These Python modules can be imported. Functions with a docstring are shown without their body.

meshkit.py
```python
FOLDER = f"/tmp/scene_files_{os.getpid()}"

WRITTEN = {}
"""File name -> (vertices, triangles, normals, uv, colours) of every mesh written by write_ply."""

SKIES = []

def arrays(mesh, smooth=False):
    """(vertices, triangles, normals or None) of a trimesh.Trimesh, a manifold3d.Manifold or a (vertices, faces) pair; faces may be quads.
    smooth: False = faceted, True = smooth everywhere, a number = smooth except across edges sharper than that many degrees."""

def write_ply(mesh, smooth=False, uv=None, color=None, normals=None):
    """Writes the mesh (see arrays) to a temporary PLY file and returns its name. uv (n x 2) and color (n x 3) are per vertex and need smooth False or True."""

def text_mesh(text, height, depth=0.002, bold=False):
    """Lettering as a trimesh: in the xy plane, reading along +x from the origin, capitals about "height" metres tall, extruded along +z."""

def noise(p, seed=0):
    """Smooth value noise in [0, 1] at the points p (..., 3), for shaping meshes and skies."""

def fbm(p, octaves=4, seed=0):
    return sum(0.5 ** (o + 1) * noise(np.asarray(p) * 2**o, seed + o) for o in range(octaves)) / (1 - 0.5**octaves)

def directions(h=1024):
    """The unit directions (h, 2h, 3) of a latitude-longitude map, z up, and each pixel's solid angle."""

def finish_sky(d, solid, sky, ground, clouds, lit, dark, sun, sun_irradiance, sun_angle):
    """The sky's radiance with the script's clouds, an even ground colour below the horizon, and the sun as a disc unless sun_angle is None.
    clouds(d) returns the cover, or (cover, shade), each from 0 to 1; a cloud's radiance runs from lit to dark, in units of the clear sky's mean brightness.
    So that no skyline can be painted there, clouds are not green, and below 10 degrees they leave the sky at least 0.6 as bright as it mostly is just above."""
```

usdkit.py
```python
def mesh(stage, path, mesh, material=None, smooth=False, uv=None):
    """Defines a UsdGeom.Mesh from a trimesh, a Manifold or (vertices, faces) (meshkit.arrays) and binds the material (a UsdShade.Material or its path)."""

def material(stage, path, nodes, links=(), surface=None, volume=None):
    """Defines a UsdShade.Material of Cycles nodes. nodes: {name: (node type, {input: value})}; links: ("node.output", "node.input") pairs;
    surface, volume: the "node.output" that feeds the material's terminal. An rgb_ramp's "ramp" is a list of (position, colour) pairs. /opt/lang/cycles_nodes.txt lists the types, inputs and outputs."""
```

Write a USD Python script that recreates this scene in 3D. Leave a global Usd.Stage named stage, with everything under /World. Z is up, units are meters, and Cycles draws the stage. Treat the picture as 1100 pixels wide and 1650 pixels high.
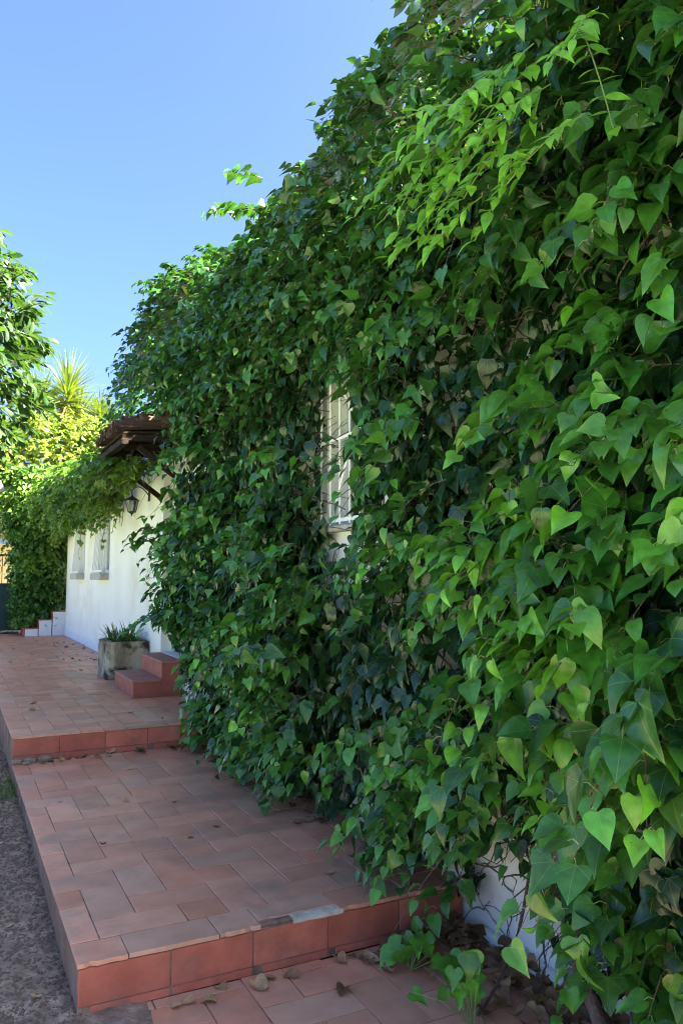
import math
import numpy as np, trimesh, manifold3d, usdkit
from meshkit import noise, fbm
from pxr import Usd, UsdGeom, UsdLux, UsdShade, Gf, Sdf, Vt

# ------------------------------------------------------------------ camera, sky, sun, exposure
EXPOSURE = 3.85
SKY_STRENGTH = 0.05
SUN_INTENSITY = 1.25
SUN_ELEV = math.radians(41)
SUN_DIR = np.array([0.74, -0.67])            # horizontal direction towards the sun
SUN_DIR = SUN_DIR / np.linalg.norm(SUN_DIR)
SUN_ROT = math.atan2(SUN_DIR[0], SUN_DIR[1])

stage = Usd.Stage.CreateInMemory()
UsdGeom.SetStageUpAxis(stage, UsdGeom.Tokens.z)
UsdGeom.SetStageMetersPerUnit(stage, 1.0)
UsdGeom.Xform.Define(stage, '/World')
UsdGeom.Scope.Define(stage, '/World/Looks')

YAW, PITCH, EYE, FPX = math.radians(26.85), math.radians(4.84), 1.5, 1240.0
fw = np.array([math.sin(YAW) * math.cos(PITCH), math.cos(YAW) * math.cos(PITCH), math.sin(PITCH)])
rt = np.array([math.cos(YAW), -math.sin(YAW), 0.0])
up = np.cross(rt, fw)
cam = UsdGeom.Camera.Define(stage, '/World/camera')
cam.AddTransformOp().Set(Gf.Matrix4d(*rt, 0, *up, 0, *(-fw), 0, 0, 0, EYE, 1))
cam.CreateHorizontalApertureAttr(24.0)
cam.CreateVerticalApertureAttr(36.0)
cam.CreateFocalLengthAttr(24.0 * FPX / 1100.0)
cam.CreateClippingRangeAttr(Gf.Vec2f(0.05, 2000))
cam.CreateExposureAttr(EXPOSURE)


def mat(name, nodes, links=(), surface='p.BSDF', **k):
    return usdkit.material(stage, '/World/Looks/' + name, nodes, links, surface=surface, **k)


def tag(prim, label=None, category=None, group=None, kind=None):
    prim = prim.GetPrim() if hasattr(prim, 'GetPrim') else prim
    for key, value in (('label', label), ('category', category), ('group', group), ('kind', kind)):
        if value:
            prim.SetCustomDataByKey(key, value)
    return prim


sky_mat = mat('sky_look', {
    's': ('sky_texture', {'sky_type': 'single_scattering', 'sun_disc': False, 'sun_elevation': SUN_ELEV, 'sun_rotation': SUN_ROT,
                          'altitude': 50.0, 'air_density': 0.55, 'aerosol_density': 5.5, 'ozone_density': 6.0}),
    'b': ('background_shader', {'strength': SKY_STRENGTH}),
    't': ('mix', {'mix_type': 'multiply', 'fac': 1.0, 'color2': (0.79, 0.90, 1.0)})}, [('s.color', 't.color1'), ('t.color', 'b.color')], surface='b.background')
dome = UsdLux.DomeLight.Define(stage, '/World/sky')
UsdShade.MaterialBindingAPI.Apply(dome.GetPrim()).Bind(sky_mat)
tag(dome, 'clear pale blue morning sky without clouds', 'sky', kind='structure')

to_sun = np.array([SUN_DIR[0] * math.cos(SUN_ELEV), SUN_DIR[1] * math.cos(SUN_ELEV), math.sin(SUN_ELEV)])
sx = np.cross([0, 0, 1.0], to_sun); sx /= np.linalg.norm(sx); sy = np.cross(to_sun, sx)
sun = UsdLux.DistantLight.Define(stage, '/World/sun')
sun.AddTransformOp().Set(Gf.Matrix4d(*sx, 0, *sy, 0, *to_sun, 0, 0, 0, 0, 1))
sun.CreateIntensityAttr(SUN_INTENSITY)
sun.CreateAngleAttr(0.5)
sun.CreateColorAttr(Gf.Vec3f(1.0, 0.92, 0.77))
sun.GetPrim().CreateAttribute('inputs:normalize', Sdf.ValueTypeNames.Bool).Set(True)

RNG = np.random.default_rng(11)

# ------------------------------------------------------------------ helpers
USED = {}


def path_for(parent, name):
    base = (parent.GetPath().pathString if parent else '/World')
    key = base + '/' + name
    n = USED.get(key, -1) + 1
    USED[key] = n
    return key if n == 0 else f'{key}_{n:03d}'


def thing(name, label=None, category=None, group=None, loc=(0, 0, 0), parent=None, kind=None, rz=0.0):
    x = UsdGeom.Xform.Define(stage, path_for(parent, name))
    if any(loc) or rz:
        x.AddTranslateOp().Set(Gf.Vec3d(*map(float, loc)))
        if rz:
            x.AddRotateZOp().Set(float(rz))
    tag(x, label, category, group, kind)
    return x.GetPrim()


def obj(name, mesh, material, parent=None, smooth=False, uv=None, tint=None, label=None, kind=None, category=None, group=None):
    m = usdkit.mesh(stage, path_for(parent, name), mesh, material, smooth=smooth, uv=uv)
    m.CreateDoubleSidedAttr(True)
    if tint is not None:
        UsdGeom.PrimvarsAPI(m).CreatePrimvar('tint', Sdf.ValueTypeNames.Color3fArray, 'vertex').Set(
            Vt.Vec3fArray.FromNumpy(np.asarray(tint, np.float32)))
    tag(m, label, category, group, kind)
    return m.GetPrim()


def cat(parts):
    vs, fs, n = [], [], 0
    for p in parts:
        if hasattr(p, 'vertices'):
            v, f = np.asarray(p.vertices), np.asarray(p.faces)
        else:
            v, f = np.asarray(p[0], float), np.asarray(p[1], int)
            if f.shape[1] == 4:
                f = np.vstack([f[:, [0, 1, 2]], f[:, [0, 2, 3]]])
        vs.append(v); fs.append(f + n); n += len(v)
    return np.vstack(vs), np.vstack(fs)


def box(x0, x1, y0, y1, z0, z1, c=0.0):
    """A box; c chamfers its upright and top edges."""
    if c <= 0:
        m = trimesh.creation.box((x1 - x0, y1 - y0, z1 - z0))
        m.apply_translation(((x0 + x1) / 2, (y0 + y1) / 2, (z0 + z1) / 2))
        return np.array(m.vertices), np.array(m.faces)
    pts = np.array([[x, y, z] for x in (x0, x1) for y in (y0, y1) for z in (z0, z1)])
    sp = []
    for p in pts:
        s = np.where(p == pts.min(0), 1, -1)
        for k in range(3):
            q = p + s * c; q[k] = p[k]; sp.append(q)
    h = trimesh.convex.convex_hull(np.array(sp))
    return np.array(h.vertices), np.array(h.faces)


def rot_box(center, size, axes, c=0.0):
    v, f = box(-size[0] / 2, size[0] / 2, -size[1] / 2, size[1] / 2, -size[2] / 2, size[2] / 2, c)
    return v @ np.asarray(axes, float) + np.asarray(center), f


def tube(points, radii, sides=6, caps=True):
    p = np.asarray(points, float)
    t = np.gradient(p, axis=0)
    t /= np.linalg.norm(t, axis=1, keepdims=True) + 1e-12
    ref = np.where(np.abs(t[:, 2:]) < 0.9, [0, 0, 1.0], [1.0, 0, 0])
    a = np.cross(t, ref); a /= np.linalg.norm(a, axis=1, keepdims=True) + 1e-12
    b = np.cross(t, a)
    ang = np.arange(sides) * 2 * np.pi / sides
    r = np.broadcast_to(radii, (len(p),))
    v = p[:, None] + r[:, None, None] * (np.cos(ang)[None, :, None] * a[:, None] + np.sin(ang)[None, :, None] * b[:, None])
    i, j = np.meshgrid(np.arange(len(p) - 1), np.arange(sides), indexing='ij')
    q = np.stack([i * sides + j, i * sides + (j + 1) % sides, (i + 1) * sides + (j + 1) % sides, (i + 1) * sides + j], -1).reshape(-1, 4)
    v = v.reshape(-1, 3)
    f = np.vstack([q[:, [0, 1, 2]], q[:, [0, 2, 3]]])
    if caps:
        n = len(v)
        v = np.vstack([v, p[0], p[-1]])
        j = np.arange(sides)
        f = np.vstack([f, np.stack([np.full(sides, n), (j + 1) % sides, j], 1),
                       np.stack([np.full(sides, n + 1), (len(p) - 1) * sides + j, (len(p) - 1) * sides + (j + 1) % sides], 1)])
    return v, f


def curve(points, n=12):
    from scipy.interpolate import CubicSpline
    p = np.asarray(points, float)
    s = np.r_[0, np.cumsum(np.linalg.norm(np.diff(p, axis=0), axis=1))]
    return CubicSpline(s, p)(np.linspace(0, s[-1], n)) if len(p) > 2 else np.linspace(p[0], p[-1], n)


def lathe(profile, n=8, center=(0, 0, 0), phase=0.0):
    pr = np.asarray(profile, float)
    ang = np.arange(n) * 2 * np.pi / n + phase
    v = np.stack([pr[:, None, 0] * np.cos(ang), pr[:, None, 0] * np.sin(ang), np.repeat(pr[:, 1:2], n, 1)], -1).reshape(-1, 3)
    i, j = np.meshgrid(np.arange(len(pr) - 1), np.arange(n), indexing='ij')
    q = np.stack([i * n + j, i * n + (j + 1) % n, (i + 1) * n + (j + 1) % n, (i + 1) * n + j], -1).reshape(-1, 4)
    return v + np.asarray(center), np.vstack([q[:, [0, 1, 2]], q[:, [0, 2, 3]]])


def unit(v):
    v = np.asarray(v, float)
    return v / (np.linalg.norm(v, axis=-1, keepdims=True) + 1e-12)


def sstep(a, b, x):
    t = np.clip((x - a) / (b - a), 0, 1)
    return t * t * (3 - 2 * t)


# ------------------------------------------------------------------ materials
def leaf_material(name, dark, light, young, rough=0.32, trans=0.30, veins=True, vein_col=(0.16, 0.25, 0.07), spec=0.5, tr_col=None):
    """tint primvar: x = age (0 old, 1 young), y = random, z = yellowing; st = position on the leaf, (across, along), in leaf lengths"""
    nodes = {
        'tint': ('attribute', {'attribute': 'tint'}), 'sep': ('separate_xyz', {}),
        'r1': ('rgb_ramp', {'ramp': [(0, dark), (1, light)]}),
        'm1': ('mix', {'color2': young}), 'm2': ('mix', {'color2': (0.50, 0.30, 0.02)}),
        'geo': ('geometry', {}),
        'nz': ('noise_texture', {'scale': 35.0, 'detail': 3.0}),
        'nzr': ('map_range', {'from_min': 0.3, 'from_max': 0.7, 'to_min': 0.75, 'to_max': 1.25}),
        'mv': ('mix', {'mix_type': 'multiply', 'fac': 1.0}),
        'bk': ('mix', {'color2': (0.05, 0.13, 0.035)}), 'bkf': ('math', {'math_type': 'multiply', 'value2': 0.35}),
        'p': ('principled_bsdf', {'roughness': rough, 'specular_ior_level': spec}),
        't': ('translucent_bsdf', {}), 'tc': ('mix', {'mix_type': 'multiply', 'fac': 1.0, 'color2': tr_col or (1.9, 1.75, 0.5)}),
        'mx': ('mix_closure', {'fac': trans}),
    }
    links = [('tint.vector', 'sep.vector'), ('sep.y', 'r1.fac'), ('r1.color', 'm1.color1'), ('sep.x', 'm1.fac'),
             ('m1.color', 'm2.color1'), ('sep.z', 'm2.fac'), ('geo.position', 'nz.vector'), ('nz.fac', 'nzr.value'),
             ('m2.color', 'mv.color1'), ('nzr.result', 'mv.color2'),
             ('geo.backfacing', 'bkf.value1'), ('bkf.value', 'bk.fac')]
    src = 'mv.color'
    if veins:
        nodes.update({
            'uv': ('attribute', {'attribute': 'st'}), 'us': ('separate_xyz', {}),
            'an': ('math', {'math_type': 'arctan2'}), 'ad': ('math', {'math_type': 'divide', 'value2': 0.78}),
            'af': ('math', {'math_type': 'round'}), 'as': ('math', {'math_type': 'subtract'}), 'aa': ('math', {'math_type': 'absolute'}),
            'ln': ('vector_math', {'math_type': 'length'}), 'ds': ('math', {'math_type': 'multiply'}),
            'vr': ('map_range', {'from_min': 0.003, 'from_max': 0.013, 'to_min': 0.5, 'to_max': 0.0}),
            'vm': ('mix', {'color2': vein_col})})
        links += [('uv.vector', 'us.vector'), ('us.x', 'an.value1'), ('us.y', 'an.value2'), ('an.value', 'ad.value1'),
                  ('ad.value', 'af.value1'), ('ad.value', 'as.value1'), ('af.value', 'as.value2'), ('as.value', 'aa.value1'),
                  ('uv.vector', 'ln.vector1'), ('aa.value', 'ds.value1'), ('ln.value', 'ds.value2'), ('ds.value', 'vr.value'),
                  ('vr.result', 'vm.fac'), (src, 'vm.color1')]
        nodes.update({'sp': ('noise_texture', {'scale': 95.0, 'detail': 2.0}), 'sr_': ('map_range', {'from_min': 0.70, 'from_max': 0.76, 'to_max': 0.65}),
                      'sm_': ('mix', {'color2': (0.085, 0.055, 0.02)})})
        links += [('geo.position', 'sp.vector'), ('sp.fac', 'sr_.value'), ('sr_.result', 'sm_.fac'), ('vm.color', 'sm_.color1')]
        src = 'sm_.color'
    links += [(src, 'bk.color1'), ('bk.color', 'p.base_color'), ('bk.color', 'tc.color1'), ('tc.color', 't.color'),
              ('p.BSDF', 'mx.closure1'), ('t.BSDF', 'mx.closure2')]
    return mat(name, nodes, links, surface='mx.closure')


M_IVY = leaf_material('ivy_leaf', (0.008, 0.034, 0.013), (0.054, 0.210, 0.028), (0.14, 0.40, 0.024), rough=0.29, spec=0.5, trans=0.17)
M_CREEPER = leaf_material('creeper_leaf', (0.022, 0.075, 0.016), (0.07, 0.18, 0.022), (0.17, 0.29, 0.025), veins=False, rough=0.45)
M_WISTERIA = leaf_material('wisteria_leaf', (0.085, 0.26, 0.025), (0.15, 0.38, 0.030), (0.20, 0.44, 0.03), veins=False, rough=0.5, trans=0.4)
M_MAGNOLIA = leaf_material('magnolia_leaf', (0.009, 0.028, 0.011), (0.024, 0.062, 0.016), (0.10, 0.15, 0.025), veins=False, rough=0.5, spec=0.2)
M_TREE = leaf_material('tree_leaf', (0.045, 0.10, 0.016), (0.12, 0.21, 0.02), (0.27, 0.31, 0.02), veins=False, rough=0.5, trans=0.4)
M_YUCCA = leaf_material('yucca_leaf', (0.045, 0.085, 0.016), (0.095, 0.145, 0.018), (0.16, 0.19, 0.03), veins=False, rough=0.45, trans=0.25)
M_STRAP = leaf_material('strap_leaf', (0.02, 0.055, 0.018), (0.05, 0.11, 0.03), (0.12, 0.2, 0.04), veins=False, rough=0.4, trans=0.25)
M_DEAD = leaf_material('dead_leaf_look', (0.10, 0.048, 0.026), (0.27, 0.145, 0.075), (0.46, 0.29, 0.15), rough=0.6, trans=0.15,
                       vein_col=(0.25, 0.15, 0.08), spec=0.3)


def rough_material(name, ramp, scale=6.0, detail=6.0, rough=0.85, bump=0.4, bscale=60.0, bdist=0.004, stretch=(1, 1, 1), per_object=0.0, spec=0.3,
                   spots=None):
    nodes = {'g': ('geometry', {}), 'mp': ('mapping', {'scale': stretch}),
             'n': ('noise_texture', {'scale': scale, 'detail': detail, 'roughness': 0.62}),
             'r': ('rgb_ramp', {'ramp': ramp}),
             'n2': ('noise_texture', {'scale': bscale, 'detail': 4.0}), 'b': ('bump', {'strength': bump, 'distance': bdist}),
             'p': ('principled_bsdf', {'roughness': rough, 'specular_ior_level': spec})}
    links = [('g.position', 'mp.vector'), ('mp.vector', 'n.vector'), ('g.position', 'n2.vector'), ('n2.fac', 'b.height'),
             ('b.normal', 'p.normal'), ('n.fac', 'r.fac')]
    src = 'r.color'
    if per_object:
        nodes.update({'oi': ('object_info', {}), 'om': ('map_range', {'to_min': 1 - per_object, 'to_max': 1 + per_object}),
                      'ov': ('mix', {'mix_type': 'multiply', 'fac': 1.0})})
        links += [('oi.random', 'om.value'), (src, 'ov.color1'), ('om.result', 'ov.color2')]
        src = 'ov.color'
    if spots:
        col, sc, lo, hi = spots
        nodes.update({'sn': ('noise_texture', {'scale': sc, 'detail': 5.0, 'roughness': 0.65}),
                      'sr': ('map_range', {'from_min': lo, 'from_max': hi}), 'sm': ('mix', {'color2': col})})
        links += [('g.position', 'sn.vector'), ('sn.fac', 'sr.value'), ('sr.result', 'sm.fac'), (src, 'sm.color1')]
        src = 'sm.color'
    links.append((src, 'p.base_color'))
    return mat(name, nodes, links)


TILE_COLS = [((0.54, 0.222, 0.130), (0.69, 0.322, 0.200)), ((0.51, 0.197, 0.113), (0.67, 0.287, 0.172)), ((0.57, 0.242, 0.142), (0.71, 0.342, 0.215)),
             ((0.51, 0.232, 0.138), (0.66, 0.317, 0.200)), ((0.48, 0.247, 0.153), (0.62, 0.332, 0.215))]
M_TILES = [rough_material(f'terracotta_tile_{"abcde"[i]}', [(0.30, a), (0.5, tuple(np.add(a, b) / 2)), (0.72, b)], scale=7.0, rough=0.42, bump=0.22,
                          bscale=120.0, bdist=0.002, per_object=0.12, spec=0.35, spots=((0.30, 0.21, 0.145), 3.4, 0.50, 0.80)) for i, (a, b) in enumerate(TILE_COLS)]
M_RISER = [rough_material(f'riser_tile_{"abc"[i]}', [(0.3, a), (0.7, b)], scale=9.0, rough=0.7, bump=0.2, bscale=140.0, bdist=0.002, per_object=0.16,
                          spots=((0.24, 0.10, 0.065), 6.0, 0.50, 0.72)) for i, (a, b) in enumerate([
    ((0.37, 0.095, 0.055), (0.52, 0.155, 0.092)), ((0.34, 0.085, 0.05), (0.47, 0.138, 0.084)), ((0.39, 0.105, 0.06), (0.54, 0.175, 0.11))])]
M_SIDE = rough_material('weathered_side', [(0.3, (0.13, 0.09, 0.05)), (0.52, (0.24, 0.13, 0.085)), (0.75, (0.31, 0.21, 0.13))], scale=5.0, bump=0.5, bscale=50)
M_GROUT = rough_material('mortar', [(0.3, (0.11, 0.065, 0.045)), (0.7, (0.34, 0.21, 0.15))], scale=14.0, bump=0.6, bscale=150, bdist=0.003)
M_CONCRETE = rough_material('grey_concrete', [(0.3, (0.42, 0.34, 0.25)), (0.7, (0.68, 0.58, 0.46))], scale=25.0, bump=0.9, bscale=220, bdist=0.004)
M_SOIL = rough_material('dark_soil', [(0.25, (0.035, 0.028, 0.024)), (0.5, (0.075, 0.062, 0.055)), (0.72, (0.15, 0.13, 0.115))], scale=14.0, detail=10, rough=0.95,
                        bump=0.9, bscale=70, bdist=0.012)
M_CHIP = rough_material('gravel_chip', [(0.3, (0.05, 0.043, 0.038)), (0.55, (0.15, 0.135, 0.12)), (0.75, (0.40, 0.38, 0.35))], scale=9.0, detail=2, bump=0.3, bscale=150)
M_YARD = rough_material('pale_yard', [(0.3, (0.30, 0.25, 0.19)), (0.7, (0.46, 0.40, 0.31))], scale=2.0, bump=0.5, bscale=40, bdist=0.01)
M_STONE = rough_material('planter_stone', [(0.25, (0.11, 0.09, 0.06)), (0.48, (0.29, 0.245, 0.17)), (0.72, (0.48, 0.43, 0.32))], scale=5.0, detail=9, bump=0.9, bscale=45, bdist=0.012,
                         stretch=(1, 1, 0.6), spots=((0.035, 0.03, 0.022), 4.5, 0.49, 0.62))
M_RUBBLE = rough_material('rubble_stone_look', [(0.3, (0.12, 0.085, 0.06)), (0.7, (0.30, 0.225, 0.165))], scale=12.0, bump=0.8, bscale=90)
M_REDSTEP = rough_material('red_cement', [(0.3, (0.28, 0.075, 0.045)), (0.7, (0.40, 0.125, 0.08))], scale=6.0, rough=0.7, bump=0.25, bscale=90, bdist=0.002)
M_REDTREAD = rough_material('worn_red_cement', [(0.3, (0.30, 0.13, 0.10)), (0.7, (0.42, 0.20, 0.155))], scale=7.0, rough=0.75, bump=0.25, bscale=90, bdist=0.002)
M_WALL = rough_material('whitewash', [(0.25, (0.76, 0.74, 0.68)), (0.6, (0.84, 0.825, 0.775))], scale=1.6, detail=7, rough=0.9, bump=0.35, bscale=22, bdist=0.006,
                        stretch=(1, 1, 0.45), spots=((0.70, 0.66, 0.53), 1.3, 0.52, 0.75))
M_SKIRT = rough_material('white_skirting_paint', [(0.3, (0.70, 0.71, 0.72)), (0.7, (0.76, 0.77, 0.78))], scale=3, bump=0.3, bscale=30, bdist=0.004)
M_WHITE = rough_material('white_painted_metal', [(0.3, (0.74, 0.74, 0.75)), (0.7, (0.80, 0.80, 0.80))], scale=20, rough=0.45, bump=0.1, bscale=120, spec=0.5)
M_IRON = rough_material('black_iron', [(0.3, (0.012, 0.012, 0.013)), (0.7, (0.03, 0.028, 0.027))], scale=30, rough=0.5, bump=0.3, bscale=200, bdist=0.001, spec=0.5)
M_SILL = rough_material('grey_sill', [(0.3, (0.30, 0.29, 0.26)), (0.7, (0.48, 0.46, 0.42))], scale=12, bump=0.5, bscale=90)
M_ROOFTILE = [rough_material(f'roof_tile_{"abc"[i]}', [(0.25, a), (0.5, b), (0.75, c)], scale=9.0, detail=7, bump=0.6, bscale=70, bdist=0.004, per_object=0.2) for i, (a, b, c) in enumerate([
    ((0.022, 0.016, 0.014), (0.06, 0.031, 0.026), (0.11, 0.062, 0.052)), ((0.025, 0.02, 0.018), (0.07, 0.04, 0.032), (0.13, 0.085, 0.07)),
    ((0.04, 0.028, 0.024), (0.11, 0.055, 0.042), (0.18, 0.11, 0.09))])]
M_WOOD = rough_material('dark_wood', [(0.3, (0.012, 0.008, 0.006)), (0.7, (0.032, 0.020, 0.015))], scale=10, stretch=(6, 1, 6), rough=0.8, bump=0.5, bscale=60, spec=0.12)
M_BARK = rough_material('brown_bark', [(0.25, (0.045, 0.032, 0.024)), (0.5, (0.10, 0.074, 0.056)), (0.75, (0.19, 0.15, 0.12))], scale=16, detail=8, stretch=(1, 1, 0.3), bump=1.0, bscale=60, bdist=0.012)
M_PALEBARK = rough_material('pale_bark', [(0.3, (0.25, 0.24, 0.22)), (0.7, (0.48, 0.47, 0.45))], scale=8, bump=0.6, bscale=40, bdist=0.008)
M_TWIG = rough_material('twig_bark', [(0.3, (0.045, 0.032, 0.024)), (0.7, (0.13, 0.095, 0.07))], scale=30, bump=0.5, bscale=120)
M_PETIOLE = mat('green_petiole', {'p': ('principled_bsdf', {'base_color': (0.16, 0.22, 0.06), 'roughness': 0.5})})
M_GATE = rough_material('teal_painted_metal', [(0.3, (0.008, 0.030, 0.034)), (0.7, (0.016, 0.05, 0.055))], scale=5, rough=0.5, bump=0.1, bscale=80)
M_YELLOW = rough_material('ochre_plaster', [(0.3, (0.55, 0.43, 0.18)), (0.7, (0.68, 0.57, 0.30))], scale=2.5, bump=0.4, bscale=30)
M_GRASS = leaf_material('grass_blade', (0.03, 0.07, 0.016), (0.08, 0.14, 0.03), (0.16, 0.2, 0.05), veins=False, rough=0.6, trans=0.3)
M_DARK = mat('dark_interior', {'p': ('principled_bsdf', {'base_color': (0.03, 0.03, 0.032), 'roughness': 0.8})})
M_SHUTTER = rough_material('white_shutter_paint', [(0.3, (0.62, 0.62, 0.60)), (0.7, (0.72, 0.72, 0.70))], scale=9, rough=0.5, bump=0.15, bscale=60)
M_GLASS = mat('window_glass', {'f': ('fresnel', {'IOR': 1.5}), 't': ('transparent_bsdf', {'color': (0.9, 0.92, 0.92)}), 'g': ('glossy_bsdf', {'roughness': 0.03, 'color': (1, 1, 1)}),
                               'm': ('mix_closure', {})}, [('f.fac', 'm.fac'), ('t.BSDF', 'm.closure1'), ('g.BSDF', 'm.closure2')], surface='m.closure')

# ------------------------------------------------------------------ key dimensions
XE, XW = 0.44, 2.05            # terrace's outer edge, house wall
Y1, Y2, Y3 = 2.86, 6.06, 16.95  # front of the middle terrace, front of the upper one, its far end
Z2, Z3 = 0.18, 0.36
Y_END = 16.06                  # far end of the house


# ------------------------------------------------------------------ ground
def ground_z(x, y):
    x, y = np.asarray(x, float), np.asarray(y, float)
    base = 0.01 + 0.07 * sstep(2.6, 4.6, y) + 0.02 * sstep(5.5, 6.3, y) + 0.18 * sstep(8.5, 14, y)
    base = np.where(x > 0.6, -0.05 + 0 * base + np.where(y > 17, 0.39, 0), base)
    near = (np.abs(y - 5) < 7) & (np.abs(x) < 3)
    bumps = (fbm(np.stack([x * 3, y * 3, 0 * x], -1), 4, 3) - 0.5) * 0.05 + (fbm(np.stack([x * 22, y * 22, 0 * x], -1), 3, 5) - 0.5) * 0.022
    return base + np.where(near & (x < 0.6), bumps, 0)


gx = np.unique(np.r_[-600, -200, -80, -40, -20, -10, np.arange(-5, -0.6, 0.25), np.arange(-0.6, 0.6, 0.022), np.arange(0.6, 8, 0.4), 12, 20, 40, 100, 300, 700])
gy = np.unique(np.r_[-600, -200, -60, -20, -8, np.arange(-4, 2.2, 0.3), np.arange(2.2, 9.0, 0.024), np.arange(9, 30, 0.4), 36, 45, 60, 100, 250, 900])
GX, GY = np.meshgrid(gx, gy, indexing='ij')
GV = np.stack([GX, GY, ground_z(GX, GY)], -1).reshape(-1, 3)
ii, jj = np.meshgrid(np.arange(len(gx) - 1), np.arange(len(gy) - 1), indexing='ij')
n_ = len(gy)
GQ = np.stack([ii * n_ + jj, (ii + 1) * n_ + jj, (ii + 1) * n_ + jj + 1, ii * n_ + jj + 1], -1).reshape(-1, 4)
M_GROUND = mat('earth_and_gravel', {
    'g': ('geometry', {}), 's': ('separate_xyz', {}),
    'n': ('noise_texture', {'scale': 14.0, 'detail': 10.0, 'roughness': 0.65}),
    'r': ('rgb_ramp', {'ramp': [(0.25, (0.13, 0.088, 0.06)), (0.5, (0.23, 0.16, 0.115)), (0.72, (0.40, 0.30, 0.22))]}),
    'n3': ('noise_texture', {'scale': 2.0, 'detail': 8.0}),
    'r3': ('rgb_ramp', {'ramp': [(0.3, (0.165, 0.20, 0.11)), (0.7, (0.25, 0.28, 0.165))]}),
    'mr': ('map_range', {'from_min': -1.9, 'from_max': -1.2, 'to_min': 1.0, 'to_max': 0.0}), 'my': ('map_range', {'from_min': 0.0, 'from_max': 0.8, 'to_min': 1.0, 'to_max': 0.0}), 'mm': ('math', {'math_type': 'maximum'}), 'm': ('mix', {}),
    'n2': ('noise_texture', {'scale': 70.0, 'detail': 5.0}), 'b': ('bump', {'strength': 0.9, 'distance': 0.012}),
    'p': ('principled_bsdf', {'roughness': 0.95, 'specular_ior_level': 0.2})},
    [('g.position', 's.vector'), ('g.position', 'n.vector'), ('g.position', 'n2.vector'), ('g.position', 'n3.vector'), ('n.fac', 'r.fac'), ('n3.fac', 'r3.fac'),
     ('s.x', 'mr.value'), ('s.y', 'my.value'), ('mr.result', 'mm.value1'), ('my.result', 'mm.value2'), ('mm.value', 'm.fac'), ('r.color', 'm.color1'), ('r3.color', 'm.color2'), ('m.color', 'p.base_color'), ('n2.fac', 'b.height'), ('b.normal', 'p.normal')])
obj('ground', (GV, GQ), M_GROUND, smooth=True, label='dark bare earth beside the tiled terraces, running out to a grassy yard', category='ground', kind='structure')


def pebble(r, n=0):
    v = trimesh.creation.icosphere(subdivisions=n, radius=1.0)
    return np.array(v.vertices), np.array(v.faces)


PEB = pebble(1)


def chips(n, xr, yr, smin, smax, rng, zoff=0.0, flat=0.5):
    v0, f0 = PEB
    xs, ys = rng.uniform(*xr, n), rng.uniform(*yr, n)
    s = smin * (smax / smin) ** rng.random(n) ** 1.0
    s = smin + (smax - smin) * rng.random(n) ** 3
    sc = np.stack([s * rng.uniform(.7, 1.6, n), s * rng.uniform(.5, 1.1, n), s * rng.uniform(.25, flat + .3, n)], -1)
    q = rng.uniform(0, 2 * np.pi, n)
    jit = rng.uniform(0.7, 1.3, (n, len(v0), 1))
    v = v0[None] * jit * sc[:, None]
    c, sn = np.cos(q)[:, None], np.sin(q)[:, None]
    v = np.stack([v[..., 0] * c - v[..., 1] * sn, v[..., 0] * sn + v[..., 1] * c, v[..., 2]], -1)
    v += np.stack([xs, ys, ground_z(xs, ys) + zoff + sc[:, 2] * 0.3], -1)[:, None]
    f = (f0[None] + (np.arange(n) * len(v0))[:, None, None]).reshape(-1, 3)
    return v.reshape(-1, 3), f


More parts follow.
